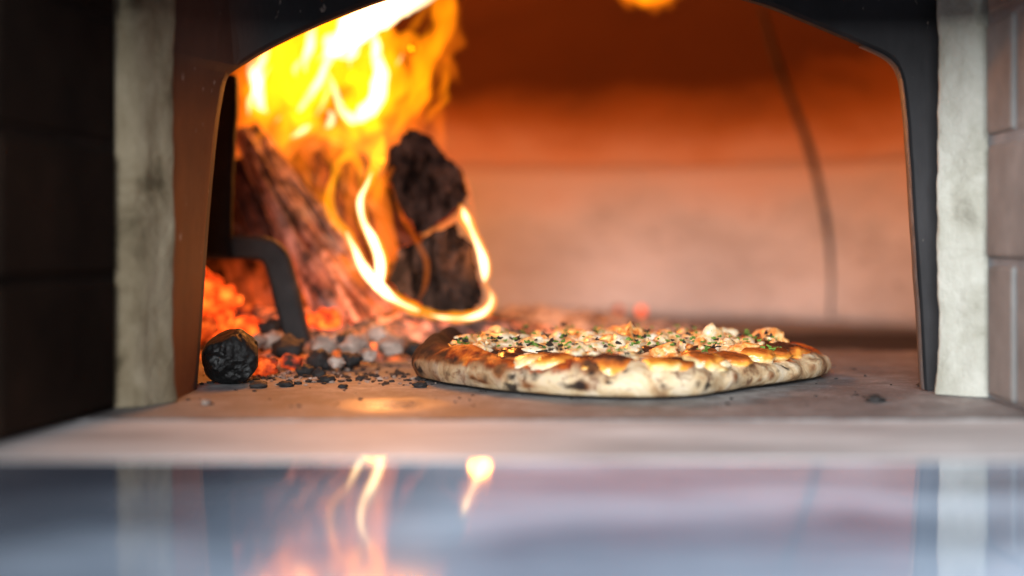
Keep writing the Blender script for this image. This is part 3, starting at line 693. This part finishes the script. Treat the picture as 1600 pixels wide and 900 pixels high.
T = [
 # broad orange envelope
 (OR, 0.47, [(420, 270, 4), (425, 215, 40), (440, 150, 62), (470, 80, 70), (520, 20, 70), (560, -50, 50), (600, -110, 12)]),
 (OR, 0.47, [(520, 260, 4), (525, 215, 44), (545, 150, 52), (560, 80, 46), (580, 20, 40), (610, -40, 40), (690, -90, 10)]),
 (OR, 0.46, [(615, 260, 3), (618, 215, 30), (630, 160, 32), (640, 115, 22), (632, 70, 10)]),
 (OR, 0.45, [(380, 235, 3), (385, 190, 14), (390, 140, 26), (400, 95, 34), (420, 50, 30), (450, 0, 8)]),
 (OR, 0.43, [(480, 300, 3), (472, 250, 20), (478, 210, 26), (490, 170, 16), (500, 140, 3)]),
 (OR, 0.42, [(692, 250, 3), (686, 200, 16), (690, 160, 11), (700, 120, 12), (690, 90, 18), (704, 60, 20), (712, 25, 14), (704, -10, 16), (690, -40, 5)]),
 (OR, 0.42, [(690, 88, 4), (703, 100, 11), (712, 122, 9), (719, 136, 3)]),
 # yellow body
 (YE, 0.44, [(412, 200, 4), (412, 160, 26), (430, 120, 40), (455, 80, 44), (500, 40, 40), (560, -5, 30), (610, -40, 8)]),
 (YE, 0.44, [(470, 215, 4), (480, 170, 34), (500, 120, 42), (530, 70, 42), (580, 20, 36), (640, -10, 18), (690, -30, 4)]),
 (YE, 0.43, [(560, 225, 4), (565, 190, 38), (575, 150, 44), (590, 100, 34), (600, 60, 20), (600, 30, 4)]),
 (YE, 0.43, [(440, 235, 3), (445, 205, 16), (470, 190, 18), (510, 205, 18), (540, 220, 14), (575, 232, 10), (600, 215, 4)]),
 (YE, 0.42, [(607, 215, 3), (634, 178, 16), (652, 138, 20), (664, 90, 14), (690, 45, 15), (690, 5, 16), (676, -20, 5)]),
 (YE, 0.42, [(612, 120, 3), (624, 90, 9), (634, 66, 13), (650, 66, 10), (658, 80, 4)]),
 (YE, 0.41, [(664, 195, 2), (675, 175, 8), (690, 160, 6), (692, 140, 2)]),
 (YE, 0.41, [(592, 262, 3), (585, 232, 12), (582, 200, 12), (588, 170, 4)]),
 # white cores
 (WH, 0.42, [(418, 176, 2), (408, 164, 7), (400, 142, 10), (402, 112, 11), (412, 88, 9), (420, 66, 3)]),
 (WH, 0.42, [(466, 174, 3), (486, 150, 9), (503, 122, 12), (515, 88, 14), (535, 55, 17), (572, 28, 19), (615, 9, 14), (650, 2, 8), (684, -10, 3)]),
 (WH, 0.41, [(476, 112, 3), (479, 82, 9), (486, 55, 7), (494, 38, 2)]),
 (WH, 0.41, [(511, 112, 2), (524, 142, 5), (536, 172, 9), (556, 188, 9), (572, 174, 10), (590, 145, 11), (594, 112, 12), (584, 78, 10), (578, 45, 8), (580, 20, 2)]),
 (WH, 0.42, [(495, 95, 2), (520, 80, 10), (545, 88, 7), (556, 70, 8), (570, 50, 5)]),
 (WH, 0.40, [(508, 200, 1), (516, 193, 6), (517, 178, 5), (508, 172, 1)]),
 (WH, 0.40, [(454, 216, 1), (466, 208, 6), (480, 199, 4), (488, 194, 1)]),
 (WH, 0.40, [(428, 194, 1), (433, 187, 5), (440, 180, 1)]),
 (WH, 0.40, [(618, 104, 1), (624, 94, 3), (629, 84, 1)]),
 # loop and ribbons in front of the round logs
 (YE, 0.30, [(530, 262, 4), (515, 305, 9), (521, 340, 10), (545, 370, 9), (562, 405, 9), (586, 441, 11), (618, 468, 10), (658, 487, 10), (690, 494, 9), (730, 495, 11), (759, 486, 10), (768, 467, 7), (760, 445, 4)]),
 (WH, 0.295, [(541, 362, 2), (555, 392, 6), (568, 418, 8), (590, 445, 8), (620, 470, 5), (655, 486, 2.5)]),
 (WH, 0.295, [(672, 492, 1.5), (690, 496, 4), (712, 497, 2.5), (735, 496, 5), (757, 487, 5), (768, 470, 3), (766, 455, 1)]),
 (YE, 0.29, [(598, 210, 3), (594, 245, 10), (575, 284, 8), (563, 315, 9), (570, 350, 10), (588, 385, 11), (597, 412, 12), (596, 445, 8)]),
 (WH, 0.285, [(582, 268, 1), (573, 288, 3.5), (563, 313, 5), (567, 345, 5), (584, 378, 7), (593, 408, 8), (592, 440, 7), (586, 452, 3)]),
 (DI, 0.31, [(615, 260, 4), (592, 300, 16), (600, 350, 18), (606, 400, 14), (600, 440, 5)]),
 (OR, 0.31, [(552, 250, 6), (552, 290, 9), (547, 335, 9), (556, 370, 5)]),
 (YE, 0.32, [(516, 300, 3), (524, 262, 7), (540, 245, 9), (556, 248, 8), (564, 270, 5), (562, 295, 2)]),
 (YE, 0.30, [(719, 318, 3), (727, 340, 10), (742, 368, 9), (754, 398, 9), (760, 425, 8), (757, 448, 4)]),
 (WH, 0.295, [(722, 322, 1), (727, 338, 7), (735, 356, 4), (746, 382, 5), (755, 408, 7), (757, 430, 5), (756, 442, 1)]),
 (OR, 0.32, [(716, 262, 2), (728, 285, 5), (736, 312, 5), (742, 345, 3)]),
 (DI, 0.30, [(610, 280, 2), (626, 335, 4), (650, 375, 5), (667, 412, 5), (663, 450, 4), (650, 475, 2)]),
  (DI, 0.345, [(655, 378, 2), (672, 366, 6), (700, 352, 7), (722, 336, 4), (732, 326, 1)]),
 # low flames around the feet of the logs
 (OR, 0.36, [(470, 470, 4), (500, 440, 20), (530, 420, 26), (560, 440, 20), (580, 470, 5)]),
 (OR, 0.35, [(500, 500, 5), (545, 480, 22), (590, 490, 18), (640, 505, 8), (680, 512, 2)]),
 (YE, 0.34, [(508, 505, 2), (512, 492, 8), (518, 470, 5), (522, 450, 1)]),
 (OR, 0.45, [(372, 275, 2), (368, 250, 6), (372, 215, 6), (378, 180, 4), (376, 150, 1)]),
 # flame licking along the dome above
 (OR, 0.62, [(900, -70, 6), (960, -30, 22), (1000, -8, 22), (1030, -4, 18), (1056, -8, 12), (1075, -20, 3)]),
 (YE, 0.60, [(960, -40, 4), (1000, -14, 16), (1030, -6, 14), (1052, -12, 4)]),
]
for i, (mk, Y, pts) in enumerate(T): flame(pts, mk, Y, seed=i, wob=(1.0 if mk == WH else 0.85) if Y > 0.38 else 0.32)
rf = random.Random(4)
for i in range(34):                        # broken flames between and around the logs
    x = rf.uniform(440, 610); y = rf.uniform(235, 345); ln = rf.uniform(35, 85); r = rf.uniform(3.5, 9); cv = rf.uniform(-12, 12); mk = YE if rf.random() < 0.4 else OR
    flame([(x, y + 12, 0.8), (x + cv, y - ln * 0.3, r), (x + cv * 0.2 + 4, y - ln * 0.68, r * 0.7), (x - cv * 0.5 + 8, y - ln, 0.6)], mk, rf.uniform(0.41, 0.50), seed=200 + i, wob=0.8)
for i in range(16):                        # small flames over the embers
    x = rf.uniform(480, 640); y = rf.uniform(470, 520); ln = rf.uniform(20, 50); r = rf.uniform(3, 8)
    flame([(x, y + 6, 0.8), (x + rf.uniform(-5, 5), y - ln * 0.3, r), (x + rf.uniform(-6, 6), y - ln, 0.6)], YE if i % 4 == 0 else OR, rf.uniform(0.34, 0.44), seed=260 + i, wob=0.6)
for i in range(90):                        # thin licks rising through the body of the fire
    t = rf.random(); x = 385 + 300 * t; y = rf.uniform(60, 235) - 30 * t
    ln = rf.uniform(35, 95); le = rf.uniform(0.15, 0.7); r = rf.uniform(2.2, 6.0); cv = rf.uniform(-14, 14); mk = WH if (rf.random() < 0.30 and y < 190 and x < 600) else (YE if rf.random() < 0.6 else OR)
    flame([(x, y, 0.8), (x + cv + ln * le * 0.3, y - ln * 0.33, r), (x + cv * 0.4 + ln * le * 0.65, y - ln * 0.68, r * 0.75), (x - cv * 0.3 + ln * le, y - ln, 0.6)], mk, rf.uniform(0.37, 0.46), seed=60 + i)
# the light these flames give
lamp('flame_light', 'POINT', at(560, -20, 0.46), 5.6, FIRE, 0.05)
lamp('flame_light', 'POINT', at(640, 90, 0.52), 5.0, FIRE, 0.04)
lamp('flame_light', 'POINT', at(585, 430, 0.28), 0.10, FIRE, 0.012)
lamp('flame_light', 'POINT', at(750, 400, 0.30), 0.14, FIRE, 0.012)

# ------------------------------------------------------------------ pizza
pc = Vector((0.088, 0.105, 0))
pz = empty('pizza', pc, 'charred crust pizza with pale chunks and herbs on the oven floor', 'pizza')
ol = catmull([Vector((x, y, 0)) for x, y in ((-0.082, 0.11), (-0.066, 0.058), (-0.040, 0.018), (0.0, -0.028), (0.046, -0.058), (0.090, -0.067), (0.134, -0.052), (0.175, -0.004), (0.222, 0.050), (0.258, 0.098), (0.262, 0.14), (0.238, 0.205), (0.17, 0.27), (0.09, 0.285), (0.0, 0.262), (-0.06, 0.19))], 20, True)
polar = sorted((math.atan2(p.y - pc.y, p.x - pc.x), (p - pc).length) for p in ol)
def Rad(th):
    th = (th + math.pi) % (2 * math.pi) - math.pi
    for i in range(len(polar) - 1):
        if polar[i][0] <= th <= polar[i + 1][0]:
            t = (th - polar[i][0]) / max(1e-9, polar[i + 1][0] - polar[i][0]); return polar[i][1] * (1 - t) + polar[i + 1][1] * t
    return polar[0][1]
prof = catmull([Vector(x) for x in ((0.10, 0.0006, 0), (0.03, 0.0006, 0), (0.012, 0.001, 0), (0.004, 0.0035, 0), (0.0, 0.010, 0), (0.0015, 0.0165, 0), (0.0065, 0.0205, 0), (0.0125, 0.0232, 0), (0.019, 0.0236, 0), (0.026, 0.0215, 0), (0.036, 0.018, 0), (0.05, 0.0155, 0), (0.08, 0.015, 0), (0.12, 0.015, 0))], 6)
NT = 560; V, Fc = [], []; A = {'toast': [], 'sauce': [], 'charred': []}
def angd(a, b): return abs((a - b + math.pi) % (2 * math.pi) - math.pi)
BUB = [(math.radians(176), 0.020, 0.011, 0.20), (math.radians(158), 0.020, 0.014, 0.16), (math.radians(205), 0.018, 0.003, 0.25), (math.radians(10), 0.024, 0.004, 0.22), (math.radians(262), 0.018, 0.003, 0.3), (math.radians(300), 0.018, 0.002, 0.2), (math.radians(130), 0.02, 0.006, 0.2), (math.radians(60), 0.02, 0.005, 0.3)]
rq = random.Random(3)
for k_ in range(26): BUB.append((rq.uniform(0, 6.283), rq.uniform(0.004, 0.023), rq.uniform(0.0008, 0.002), rq.uniform(0.03, 0.075)))
spots = []
rs = random.Random(11)
for k_ in range(16): spots.append((rs.uniform(0, 2 * math.pi), rs.uniform(0.003, 0.024), rs.uniform(0.0015, 0.004), rs.uniform(0.4, 0.8)))
for px, z, r, s in ((796, 0.007, 0.0075, 1.0), (800, 0.014, 0.006, 0.85), (903, 0.010, 0.0075, 0.95), (890, 0.009, 0.006, .7), (922, 0.019, 0.0045, 0.8), (951, 0.013, 0.004, 0.9), (980, 0.021, 0.004, .6), (1233, 0.015, 0.0035, 1.0), (1105, 0.0095, 0.006, 0.8), (1090, 0.011, 0.005, .5), (1150, 0.009, 0.004, 0.5), (760, 0.010, 0.004, .5), (742, 0.008, 0.004, .5), (655, 0.009, 0.008, 0.9), (650, 0.012, 0.007, 0.7), (836, 0.017, 0.007, 0.6), (818, 0.016, 0.007, .5), (700, 0.012, 0.004, .4)):
    # nearest outline angle showing at that column
    best = min((abs(800 + F * (pc.x + Rad(t) * math.cos(t)) / (pc.y + Rad(t) * math.sin(t) + D2) - px), t) for t in [math.radians(d / 2) for d in range(360, 720)] if math.sin(t) < 0.15)
    spots.append((best[1], z, r, s))
for i in range(NT):
    th = 2 * math.pi * i / NT; R = Rad(th); cdir = Vector((math.cos(th), math.sin(th), 0))
    R += 0.0030 * noise.noise(cdir * 5)
    hm = 1.05 + 0.16 * noise.noise(cdir * 4 + Vector((3, 1, 0))) + 0.05 * noise.noise(cdir * 9)
    hm *= 1 - 0.26 * max(0, 1 - angd(th, math.radians(-25)) / math.radians(50)) + 0.14 * max(0, 1 - angd(th, math.radians(200)) / math.radians(45))
    for pi_, p in enumerate(prof):
        ins, z = p.x, p.y * (hm if p.y > 0.004 else 1); xo = tb = 0
        for (ba, bi, bh, bw) in BUB:
            dd = (angd(th, ba) / bw) ** 2 + (((ins - bi) / 0.013) ** 2 if bw > 0.1 else ((p.y - bi) / 0.0065) ** 2 + (1 if ins > 0.02 else 0))
            if pi_ > 20 and dd < 4:
                z += bh * math.exp(-dd * 1.2); xo += bh * 0.8 * math.exp(-dd * 1.2) if bw < 0.1 else 0; tb = max(tb, math.exp(-dd * 1.6) * 0.5 if bw < 0.1 else 0)
        q = pc + cdir * (R - ins + xo)
        nn = noise.fractal(Vector((q.x, q.y, z)) * 48, 0.8, 2.1, 4) + 0.7 * noise.noise(Vector((q.x, q.y, z * 2.6)) * 70)
        z2 = z + (0.0012 * nn if p.y > 0.004 else 0)
        q = q + cdir * (0.0009 * nn if p.y > 0.003 else 0)
        V.append(Vector((q.x, q.y, max(0.0004, z2))))
        # toasting: shoulder and bubbles; sauce stain on the inner slope
        up_ = max(0, min(1, (z - 0.016) / 0.014)) * (1 if p.y > 0.004 else 0)
        left = max(0, min(1, 1.15 - angd(th, math.radians(185)) / math.radians(80)))
        bub = 0
        for (ba, bi, bh, bw) in BUB[:2] + BUB[6:8]: bub = max(bub, math.exp(-((angd(th, ba) / (bw * 1.3)) ** 2 + ((ins - bi) / 0.016) ** 2)))
        edge = noise.fractal(Vector((math.cos(th) * 7, math.sin(th) * 7, z * 40)), 0.8, 2, 4)
        A['toast'].append(max(0, min(1, 0.75 * left * up_ + 0.28 * up_ * (0.5 + edge) + 1.1 * bub + tb + (0.30 * left if z > 0.002 else 0.3))))
        inn = ins - 0.0085 - 0.009 * edge + (0.006 if angd(th, math.radians(225)) < 0.5 else 0) - (0.006 if angd(th, math.radians(275)) < 0.25 else 0)
        A['sauce'].append(max(0, min(1, inn / 0.004)) * (1 if pi_ > 28 else 0) * max(0.0, min(1.0, (angd(th, math.radians(170)) - 0.35) / 0.3)))
        ch = 0
        for (sa, sz, sr, ss) in spots:
            da = angd(th, sa) * R
            if da < sr * 2.5 and pi_ > 12:
                jit = 1 + 0.9 * noise.fractal(Vector((q.x, q.y, z)) * 130, 0.8, 2, 3)
                ch = max(ch, ss * max(0, 1 - ((da * da * 0.6 + (z - sz) ** 2 * 1.5) ** .5 / (sr * max(0.3, jit)))))
        if z < 0.003: ch = max(ch, 0.55)
        ch = max(ch, max(0, bub - 0.55) * (1.0 + noise.noise(Vector((q.x, q.y, z)) * 130)))
        A['charred'].append(max(0, min(1, ch)))
k = len(prof)
for i in range(NT):
    i2 = (i + 1) % NT
    for j in range(k - 1): Fc.append((i * k + j, i2 * k + j, i2 * k + j + 1, i * k + j + 1))
Fc.append(tuple(i * k for i in range(NT))); Fc.append(tuple(i * k + k - 1 for i in range(NT)))
m, nt, b = mat('baked_crust'); v = coords(nt)
n1 = noi(nt, v, 42, 7, 0.62, 0.6); n2 = noi(nt, v, 170, 6, 0.65); n3 = noi(nt, v, 16, 4)
c = ramp(nt, n1, [(0.32, (0.18, 0.09, 0.045)), (0.41, (0.40, 0.25, 0.13)), (0.50, (0.57, 0.42, 0.25)), (0.66, (0.70, 0.59, 0.43))])
c = mix(nt, ramp(nt, noi(nt, v, 75, 6, 0.65, 0.4), [(0.53, 0.0), (0.66, 0.85)]), c, (0.13, 0.06, 0.035))
tm = mth(nt, 'ADD', attr(nt, 'toast'), mth(nt, 'MULTIPLY', mth(nt, 'SUBTRACT', n1, 0.5), 0.9))
c = mix(nt, ramp(nt, tm, [(0.12, 0.0), (0.55, 1.0)]), c, ramp(nt, n2, [(0.3, (0.11, 0.034, 0.012)), (0.7, (0.36, 0.13, 0.04))]))
c = mix(nt, ramp(nt, tm, [(0.42, 0.0), (0.85, 0.93)]), c, (0.03, 0.014, 0.009))
sm_ = mth(nt, 'MULTIPLY', attr(nt, 'sauce'), ramp(nt, n1, [(0.25, 0.5), (0.45, 1.0)]))
c = mix(nt, sm_, c, ramp(nt, mth(nt, 'ADD', mth(nt, 'MULTIPLY', n1, 0.5), mth(nt, 'MULTIPLY', noi(nt, v, 70, 5, 0.65), 0.5)), [(0.36, (0.03, 0.010, 0.006)), (0.45, (0.20, 0.03, 0.010)), (0.53, (0.46, 0.09, 0.013)), (0.66, (0.78, 0.27, 0.04))]))
chm = mth(nt, 'ADD', attr(nt, 'charred'), mth(nt, 'MULTIPLY', mth(nt, 'SUBTRACT', n2, 0.5), 0.7))
c = mix(nt, ramp(nt, chm, [(0.16, 0.0), (0.62, 0.93)]), c, (0.016, 0.012, 0.011))
setc(nt, b, c, mix(nt, sm_, (0.9,) * 3, (0.5,) * 3), 0.15)
b.inputs['Subsurface Weight'].default_value = 0.0
bump(nt, b, mth(nt, 'ADD', n2, n1), 0.5, 0.0012); M['crust'] = m
under(mesh_obj('crust', V, Fc, M['crust'], attrs=A), pz)
# cheese and sauce layer
m, nt, b = mat('melted_cheese_and_sauce'); v = coords(nt)
n1 = noi(nt, v, 34, 5, 0.55, 0.5); n2 = noi(nt, v, 110, 5, 0.6); n3 = noi(nt, v, 24, 4, 0.6)
c = ramp(nt, n1, [(0.34, (0.42, 0.07, 0.012)), (0.44, (0.75, 0.27, 0.04)), (0.54, (0.85, 0.60, 0.28)), (0.64, (0.88, 0.80, 0.62))])
c = mix(nt, ramp(nt, mth(nt, 'ADD', mth(nt, 'MULTIPLY', n3, 0.7), mth(nt, 'MULTIPLY', n2, 0.3)), [(0.52, 0.0), (0.62, 0.9)]), c, (0.20, 0.05, 0.012))
setc(nt, b, c, 0.28, 0.5); bump(nt, b, n2, 0.4, 0.001); M['cheese'] = m
V, Fc = [], []; n, kk = 200, 44
for j in range(kk + 1):
    s = j / kk
    for i in range(n):
        th = 2 * math.pi * i / n; cdir = Vector((math.cos(th), math.sin(th), 0)); r = (Rad(th) - 0.019 + 0.003 * noise.noise(cdir * 9)) * s
        q = pc + cdir * r; z = 0.0215 + 0.002 * (1 - s) + 0.0030 * noise.fractal(q * 38, 0.8, 2, 3) + 0.0035 * max(0, noise.noise(q * 30 + Vector((5, 5, 0))))
        if s > 0.93: z -= 0.004 * ((s - 0.93) / 0.07) ** 2 * 0.2
        V.append(Vector((q.x, q.y, z)))
for j in range(kk):
    for i in range(n): Fc.append((j * n + i, j * n + (i + 1) % n, (j + 1) * n + (i + 1) % n, (j + 1) * n + i))
under(mesh_obj('cheese', V, Fc, M['cheese']), pz)
# blisters of browned cheese
m, nt, b = mat('browned_cheese'); v = coords(nt)
n1 = noi(nt, v, 60, 5, 0.6); n2 = noi(nt, v, 150, 5, 0.6); h = attr(nt, 'top')
hm_ = mth(nt, 'ADD', h, mth(nt, 'MULTIPLY', mth(nt, 'SUBTRACT', n1, 0.5), 1.0))
c = ramp(nt, hm_, [(0.0, (0.90, 0.82, 0.66)), (0.32, (0.88, 0.66, 0.30)), (0.52, (0.80, 0.34, 0.05)), (0.75, (0.46, 0.11, 0.018)), (0.97, (0.06, 0.022, 0.012))])
setc(nt, b, c, 0.22, 0.5); bump(nt, b, n2, 0.35, 0.001); M['blister'] = m
rb = random.Random(5)
def zbase(x, y): return 0.0195
BL = [(747, 546, 0.016, 0.9), (735, 560, 0.013, 0.8), (812, 548, 0.015, 0.75), (800, 562, 0.014, 0.2), (862, 562, 0.018, 0.35), (920, 556, 0.017, 0.1), (890, 573, 0.015, 0.5), (1085, 568, 0.015, 0.6), (1125, 563, 0.018, 0.45), (1130, 573, 0.012, 0.0), (1170, 556, 0.018, 0.6), (1165, 566, 0.014, 0.1), (1212, 541, 0.021, 0.65), (1195, 535, 0.018, 0.8), (1228, 550, 0.014, 0.4), (1200, 545, 0.017, 0.6), (1222, 541, 0.013, 0.9), (1030, 563, 0.016, 0.2), (950, 564, 0.016, 0.6), (1060, 572, 0.016, 0.3)]
BL += [(rb.uniform(700, 1230), rb.uniform(528, 548), rb.uniform(0.012, 0.018), rb.uniform(0.3, 0.9)) for _ in range(16)]
for i, (px, py, r, br) in enumerate(BL):
    p = floor_at(px, py, 0.027); th = math.atan2(p.y - pc.y, p.x - pc.x); rr_ = min((p - pc).xy.length, Rad(th) - 0.022)
    p = pc + Vector((math.cos(th), math.sin(th), 0)) * rr_
    r *= 1.2; v, f = rock(4, (r, r * 0.85, 0.0078 * rb.uniform(0.8, 1.2)), i * 2.1, 0.24, 0, 1.1)
    tp = [max(-0.6, min(1.2, (q.z / 0.0085) * 0.50 + br - 0.02)) for q in v]
    o = mesh_obj('cheese_blister', place(v, (p.x, p.y, 0.0222), rb.uniform(0, 6)), f, M['blister'], attrs={'top': tp}); under(o, pz)
# pale chunks with browned edges
m, nt, b = mat('roasted_pale_chunk'); v = coords(nt, src='Object')
n1 = noi(nt, v, 110, 5, 0.65); n2 = noi(nt, v, 330, 4, 0.6)
geo = N(nt, 'ShaderNodeNewGeometry'); po = geo.outputs['Pointiness']
c = ramp(nt, n1, [(0.34, (0.50, 0.18, 0.035)), (0.44, (0.66, 0.40, 0.16)), (0.55, (0.70, 0.56, 0.36)), (0.7, (0.78, 0.71, 0.58))])
c = mix(nt, ramp(nt, n2, [(0.60, 0.0), (0.68, 0.85)]), c, (0.14, 0.15, 0.04))
setc(nt, b, c, 0.35, 0.5); bump(nt, b, n2, 0.35, 0.0008); M['chunk'] = m
m2 = m.copy(); m2.name = 'orange_browned_chunk'; M['chunk_orange'] = m2
for nd in m2.node_tree.nodes:
    if nd.type == 'VALTORGB' and len(nd.color_ramp.elements) == 4:
        for e, cc in zip(nd.color_ramp.elements, ((0.40, 0.09, 0.02), (0.76, 0.28, 0.06), (0.86, 0.50, 0.2), (0.88, 0.68, 0.48))): e.color = (*cc, 1)
rc = random.Random(21)
def chunk(x, y, z, r, material, sd, tall=0.8):
    v, f = rock(3, (r * rc.uniform(0.9, 1.4), r * rc.uniform(0.7, 1.0), r * tall), sd, 0.48, 0.0, 1.3)
    under(mesh_obj('topping_chunk', place(v, (x, y, z), rc.uniform(0, 6)), f, material), pz)
def rnd_top(inset):
    while True:
        x, y = rc.uniform(-0.08, 0.26), rc.uniform(-0.06, 0.28); d = Vector((x, y, 0)) - pc
        if d.length < Rad(math.atan2(d.y, d.x)) - inset: return x, y
for i in range(92):
    x, y = rnd_top(0.036)
    if y < 0.10 - 0.35 * abs(x - 0.09) and rc.random() < 0.75: y += 0.07
    chunk(x, y, 0.0255 + rc.uniform(-0.001, 0.003), rc.uniform(0.0075, 0.0135), M['chunk'] if rc.random() < 0.74 else M['chunk_orange'], i * 1.9, rc.uniform(0.42, 0.72))
for i in range(34):
    x, y = rnd_top(0.036); r = rc.uniform(0.0016, 0.0034)
    v, f = rock(2, (r, r * 0.8, r * 0.8), i * 3.3, 0.6, 0.0, 1.6)
    under(mesh_obj('topping_crumb', place(v, (x, y, 0.0285 + rc.uniform(-0.001, 0.006)), i), f, M['chunk'] if rc.random() < 0.6 else M['chunk_orange']), pz)
# the few tall pieces that stand out along the top
for i, (px, py, Y, r, mk, tl) in enumerate([(985, 537, 0.12, 0.012, 'chunk_orange', 1.3), (970, 543, 0.09, 0.012, 'chunk', 0.9), (925, 536, 0.12, 0.010, 'chunk', 0.9), (1108, 537, 0.12, 0.012, 'chunk', 1.1), (1205, 537, 0.15, 0.013, 'chunk_orange', 0.9), (1190, 536, 0.17, 0.011, 'chunk_orange', 1.0), (868, 537, 0.13, 0.010, 'chunk', 0.9), (1040, 533, 0.16, 0.010, 'chunk_orange', 0.9), (1090, 533, 0.15, 0.010, 'chunk_orange', 0.9), (1168, 538, 0.12, 0.008, 'chunk', 0.8), (1142, 541, 0.10, 0.009, 'chunk', 0.8), (1185, 545, 0.10, 0.009, 'chunk', 0.7), (780, 537, 0.13, 0.009, 'chunk', 0.8), (840, 542, 0.11, 0.009, 'chunk', .8), (728, 533, 0.13, 0.008, 'chunk', .8), (905, 550, 0.04, 0.010, 'chunk', .7), (1050, 538, 0.14, .010, 'chunk', .9), (1020, 545, 0.09, 0.009, 'chunk', .8)]):
    p = at(px, py, Y); chunk(p.x, p.y, min(p.z, 0.033), r, M[mk], 300 + i * 2.7, tl)
# herbs and burnt bits
def leafy(name, label_mat, x, y, z, r, sd):
    rl = random.Random(sd); V, Fc = [], []
    for q in range(rl.randint(4, 7)):
        a = rl.uniform(0, 6.28); el = rl.uniform(0.0, 1.3); ln = r * rl.uniform(0.6, 1.3); wd = ln * rl.uniform(0.28, 0.45)
        d = Vector((math.cos(a) * math.cos(el), math.sin(a) * math.cos(el), math.sin(el))); sd_ = d.cross(Vector((0, 0, 1)));
        if sd_.length < 0.05: sd_ = Vector((1, 0, 0))
        sd_.normalize(); upv = sd_.cross(d).normalized(); o0 = Vector((x + rl.uniform(-r, r) * .6, y + rl.uniform(-r, r) * .6, z)); b0 = len(V)
        th_ = 0.0004
        for sg in (1, -1):
            V += [o0 + upv * th_ * sg, o0 + d * ln * .45 + sd_ * wd + upv * (0.18 * ln + th_ * sg), o0 + d * ln + upv * (th_ * sg - 0.1 * ln), o0 + d * ln * .45 - sd_ * wd + upv * (0.18 * ln + th_ * sg), o0 + d * ln * .5 + upv * th_ * sg]
        for s_ in (0, 5): Fc += [(b0 + s_, b0 + s_ + 1, b0 + s_ + 4), (b0 + s_ + 1, b0 + s_ + 2, b0 + s_ + 4), (b0 + s_ + 2, b0 + s_ + 3, b0 + s_ + 4), (b0 + s_ + 3, b0 + s_, b0 + s_ + 4)]
        for e in range(4): Fc.append((b0 + e, b0 + (e + 1) % 4, b0 + 5 + (e + 1) % 4, b0 + 5 + e))
    under(mesh_obj(name, V, Fc, label_mat, smooth=False), pz)
M['herb'] = mottled('green_herb', [(0.3, (0.04, 0.10, 0.012)), (0.55, (0.12, 0.24, 0.035)), (0.75, (0.26, 0.38, 0.09))], 120, 0.55)
M['herb_burnt'] = mottled('burnt_herb', [(0.3, (0.010, 0.009, 0.008)), (0.7, (0.045, 0.032, 0.022))], 120, 0.7)
for i in range(160):
    x, y = rnd_top(0.036)
    leafy('herb_leaf', M['herb'], x, y, 0.0315 + rc.uniform(-0.002, 0.004), rc.uniform(0.0012, 0.0026), i)
for i in range(70):
    x, y = rnd_top(0.036)
    leafy('burnt_herb', M['herb_burnt'], x, y, 0.0315 + rc.uniform(-0.002, 0.004), rc.uniform(0.0016, 0.0036), 500 + i)
for i, (px, py, Y, r) in enumerate([(770, 526, 0.13, .005), (797, 535, 0.12, .005), (858, 528, 0.14, .0055), (840, 552, 0.05, 0.008), (850, 549, 0.05, .008), (900, 532, 0.16, .006), (950, 532, 0.14, .005), (1110, 528, 0.14, .0065), (1113, 550, 0.07, .006), (1180, 552, 0.08, 0.005), (985, 545, 0.1, .004)]):
    p = at(px, py, Y); leafy('burnt_herb', M['herb_burnt'], p.x, p.y, min(0.046, p.z - r * 0.2), r * 1.35, 900 + i)
for i, (px, py, Y, r) in enumerate([(722, 537, 0.10, .006), (757, 541, 0.09, .006), (890, 541, 0.14, .008), (990, 541, 0.10, .006), (1200, 560, 0.06, .006), (1098, 557, 0.05, .006), (1150, 545, 0.1, .005), (1215, 552, 0.07, .004)]):
    p = at(px, py, Y); leafy('herb_leaf', M['herb'], p.x, p.y, min(0.036, max(0.026, p.z)), r, 950 + i)
